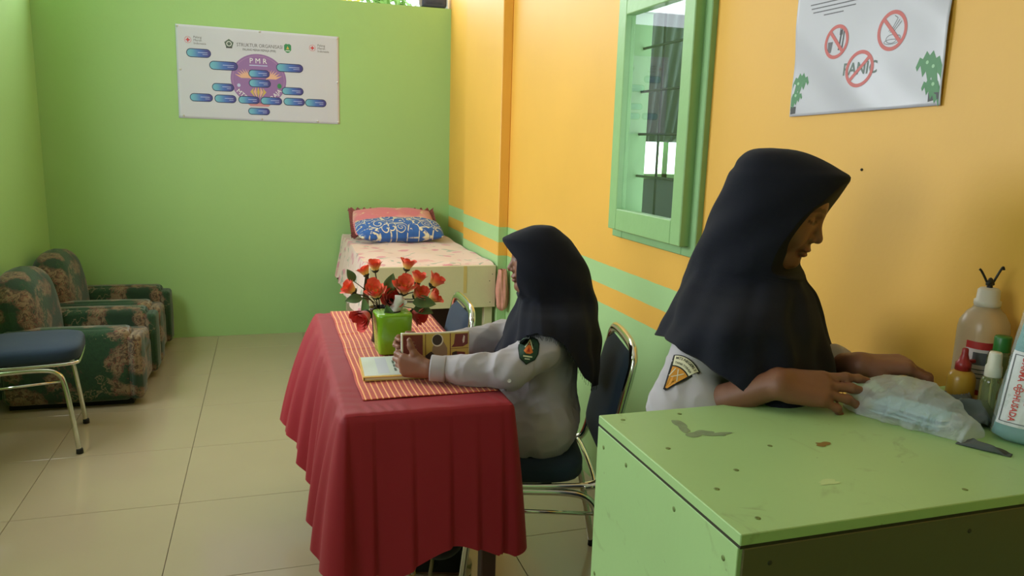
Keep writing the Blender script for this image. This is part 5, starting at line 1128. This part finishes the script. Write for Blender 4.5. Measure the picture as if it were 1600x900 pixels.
def vtxt(s, x, y, size, wd): vf = text2d(s, size, .0003); xs_ = [q[0] for q in vf[0]]; k = wd/(max(xs_)-min(xs_)); return shift(([(q[0]*k, q[1], 0) for q in vf[0]], vf[1]), x, y, R(-90))
onpack(vtxt('DARMA', -.038, .001, .014, .040), .0064, 'lettering', k_or, lb); onpack(vtxt('HUSADA', -.038, -.066, .014, .046), .0064, 'lettering', k_or, lb)
for (x, y) in ((-.038, -.027), (-.034, -.033), (-.042, -.033), (-.038, -.039)): onpack(ring2d(x, y, .0035, .0035, .0014, 16), .0064, 'label_emblem', k_or, lb)
pb = [(y, x, 0) for x, y, _ in pill2d(-.032, -.022, .056, .007)[0]]; onpack((pb, [tuple(range(len(pb)))]), .0064, 'label_capsule', k_or, lb)

# mask bag, masks and grey cloth
m_bag = bpy.data.materials.new('thin_white_plastic'); m_bag.use_nodes = True; nt = m_bag.node_tree; b_ = nt.nodes['Principled BSDF']; b_.inputs['Base Color'].default_value = S(238, 245, 248); b_.inputs['Roughness'].default_value = .35
trp = nt.nodes.new('ShaderNodeBsdfTransparent'); trl = nt.nodes.new('ShaderNodeBsdfTranslucent'); trl.inputs[0].default_value = S(242, 244, 240); bnz = nt.nodes.new('ShaderNodeTexNoise'); bnz.inputs['Scale'].default_value = 55; bnz.inputs['Detail'].default_value = 6; bnz.inputs['Distortion'].default_value = 1.5; bbp = nt.nodes.new('ShaderNodeBump'); bbp.inputs['Strength'].default_value = .8; bbp.inputs['Distance'].default_value = .006; btc = nt.nodes.new('ShaderNodeTexCoord'); nt.links.new(btc.outputs['Object'], bnz.inputs['Vector']); nt.links.new(bnz.outputs[0], bbp.inputs['Height']); nt.links.new(bbp.outputs[0], b_.inputs['Normal']); m1 = nt.nodes.new('ShaderNodeMixShader'); m1.inputs[0].default_value = .4; m2 = nt.nodes.new('ShaderNodeMixShader'); m2.inputs[0].default_value = .50
out = [n for n in nt.nodes if n.type == 'OUTPUT_MATERIAL'][0]; nt.links.new(b_.outputs[0], m1.inputs[1]); nt.links.new(trl.outputs[0], m1.inputs[2]); nt.links.new(m1.outputs[0], m2.inputs[1]); nt.links.new(trp.outputs[0], m2.inputs[2]); nt.links.new(m2.outputs[0], out.inputs[0])
A = np.array([1.062, 1.150]); Bp = np.array([1.125, .940]); ax = (Bp-A)/np.linalg.norm(Bp-A); sd = np.array([-ax[1], ax[0]]); Lb = np.linalg.norm(Bp-A)
if sd[0] < 0: sd = -sd
def bagVF(nu=120, nv=72, seed=3):
    V = []
    for j in range(nv):
        t = j/(nv-1); c = A+ax*Lb*t; wd = .018+.050*math.sin(math.pi*min(1, t*1.05)**.8)**.7+.016*(t > .86)*(t-.86)/.14; ht = .014+.040*math.sin(math.pi*(.12+.82*t))**.9
        for i in range(nu):
            a = 6.2832*i/nu; x, z = math.cos(a)*wd, math.sin(a); z = (ht*1.25*z if z > 0 else 0)+.0012
            V.append([*(c+sd*(x+.02*math.sin(t*3.1))), zc+z+.0])
    V = np.array(V); n_ = V-np.array([*(A+ax*Lb*.5), zc+.01]); n_ /= np.linalg.norm(n_, axis=1)[:, None]; r1 = 1-np.abs(wob(V, 60, seed, 3))*2; r2 = 1-np.abs(wob(V*[1, 1, .6], 150, seed+1, 5))*2; r3 = 1-np.abs(wob(V, 330, seed+2, 5))*2
    dl = .005*r1+.003*r2+.0012*r3; V += n_*dl[:, None]; V[:, 2] = np.maximum(V[:, 2], zc+.0012)
    Fc = [(j*nu+i, j*nu+(i+1) % nu, (j+1)*nu+(i+1) % nu, (j+1)*nu+i) for j in range(nv-1) for i in range(nu)]+[tuple(range(nu))[::-1], tuple(range((nv-1)*nu, nv*nu))]; return V, Fc
V, Fc = bagVF(); bg_ = mk('plastic_bag', V, Fc, m_bag); tag(bg_, 'crumpled translucent white plastic bag holding pale blue masks', 'plastic bag')
m_mask = mat('pale_blue_mask_cloth', S(160, 208, 232), .8); m_loop = mat('white_ear_loop', S(232, 236, 238), .7)
for k, (t, hz, rz, lab_) in enumerate(((.50, .006, .10, 'lowest'), (.54, .014, -.12, 'middle'), (.52, .023, .06, 'topmost'))):
    c = A+ax*Lb*t+sd*.012; ang = math.atan2(ax[1], ax[0])+rz; mk_ = empty('face_mask', (c[0], c[1], zc+hz), ang); tag(mk_, 'pale blue pleated face mask in the plastic bag, %s of three' % lab_, 'face mask', 'face masks in the plastic bag')
    def fn(u, v): x = (u-.5)*.125; y = (v-.5)*.072; return (x, y, .006*(1-(2*u-1)**2)*(1-(2*v-1)**2)+.0012*math.sin(v*25))
    V, Fc, uv = gridVF(16, 40, fn); solid(mk('mask_sheet', V, Fc, m_mask, mk_), .001, 0)
    for s in (1, -1): tube('ear_loop', cat([(s*.06, -.034, .001), (s*.072, -.02, .004), (s*.066, 0, .006), (s*.072, .02, .004), (s*.06, .034, .001)], 6), .0011, m_loop, mk_, 6)
m_gcl = mat('grey_cloth', S(104, 108, 108), .8, var=.2, vscale=30)
def crumple(name, c, dx, dy, rz, h, seed, mt, label, cat_):
    def fn(u, v): return ((u-.5)*dx, (v-.5)*dy*(1-.4*u), 0)
    V, Fc, uv = gridVF(48, 40, fn); V = np.array(V); e = np.minimum.reduce([np.array(uv)[:, 0], 1-np.array(uv)[:, 0], np.array(uv)[:, 1], 1-np.array(uv)[:, 1]]); k = np.minimum(1, e/.12)
    z = h*(.35+.65*(1-np.abs(wob(V, 70, seed, 4))*1.8))*(.25+.75*k); V[:, 2] = np.maximum(.0015, z); V[:, :2] += .006*np.stack([wob(V, 60, seed+2), wob(V, 60, seed+3)], 1)
    cr, sr = math.cos(rz), math.sin(rz); V = np.stack([c[0]+V[:, 0]*cr-V[:, 1]*sr, c[1]+V[:, 0]*sr+V[:, 1]*cr, zc+V[:, 2]], 1)
    return tag(solid(mk(name, V, Fc, mt), .0012, 0), label, cat_)
crumple('cloth', (1.192, 1.035), .125, .085, R(-62), .048, 51, m_gcl, 'crumpled grey cloth between the plastic bag and the bottles', 'cloth')
crumple('cloth_strip', (1.115, .905), .075, .026, R(-62), .012, 61, mat('dark_grey_cloth', S(78, 84, 82), .8), 'dark grey cloth strip poking out below the plastic bag', 'cloth')
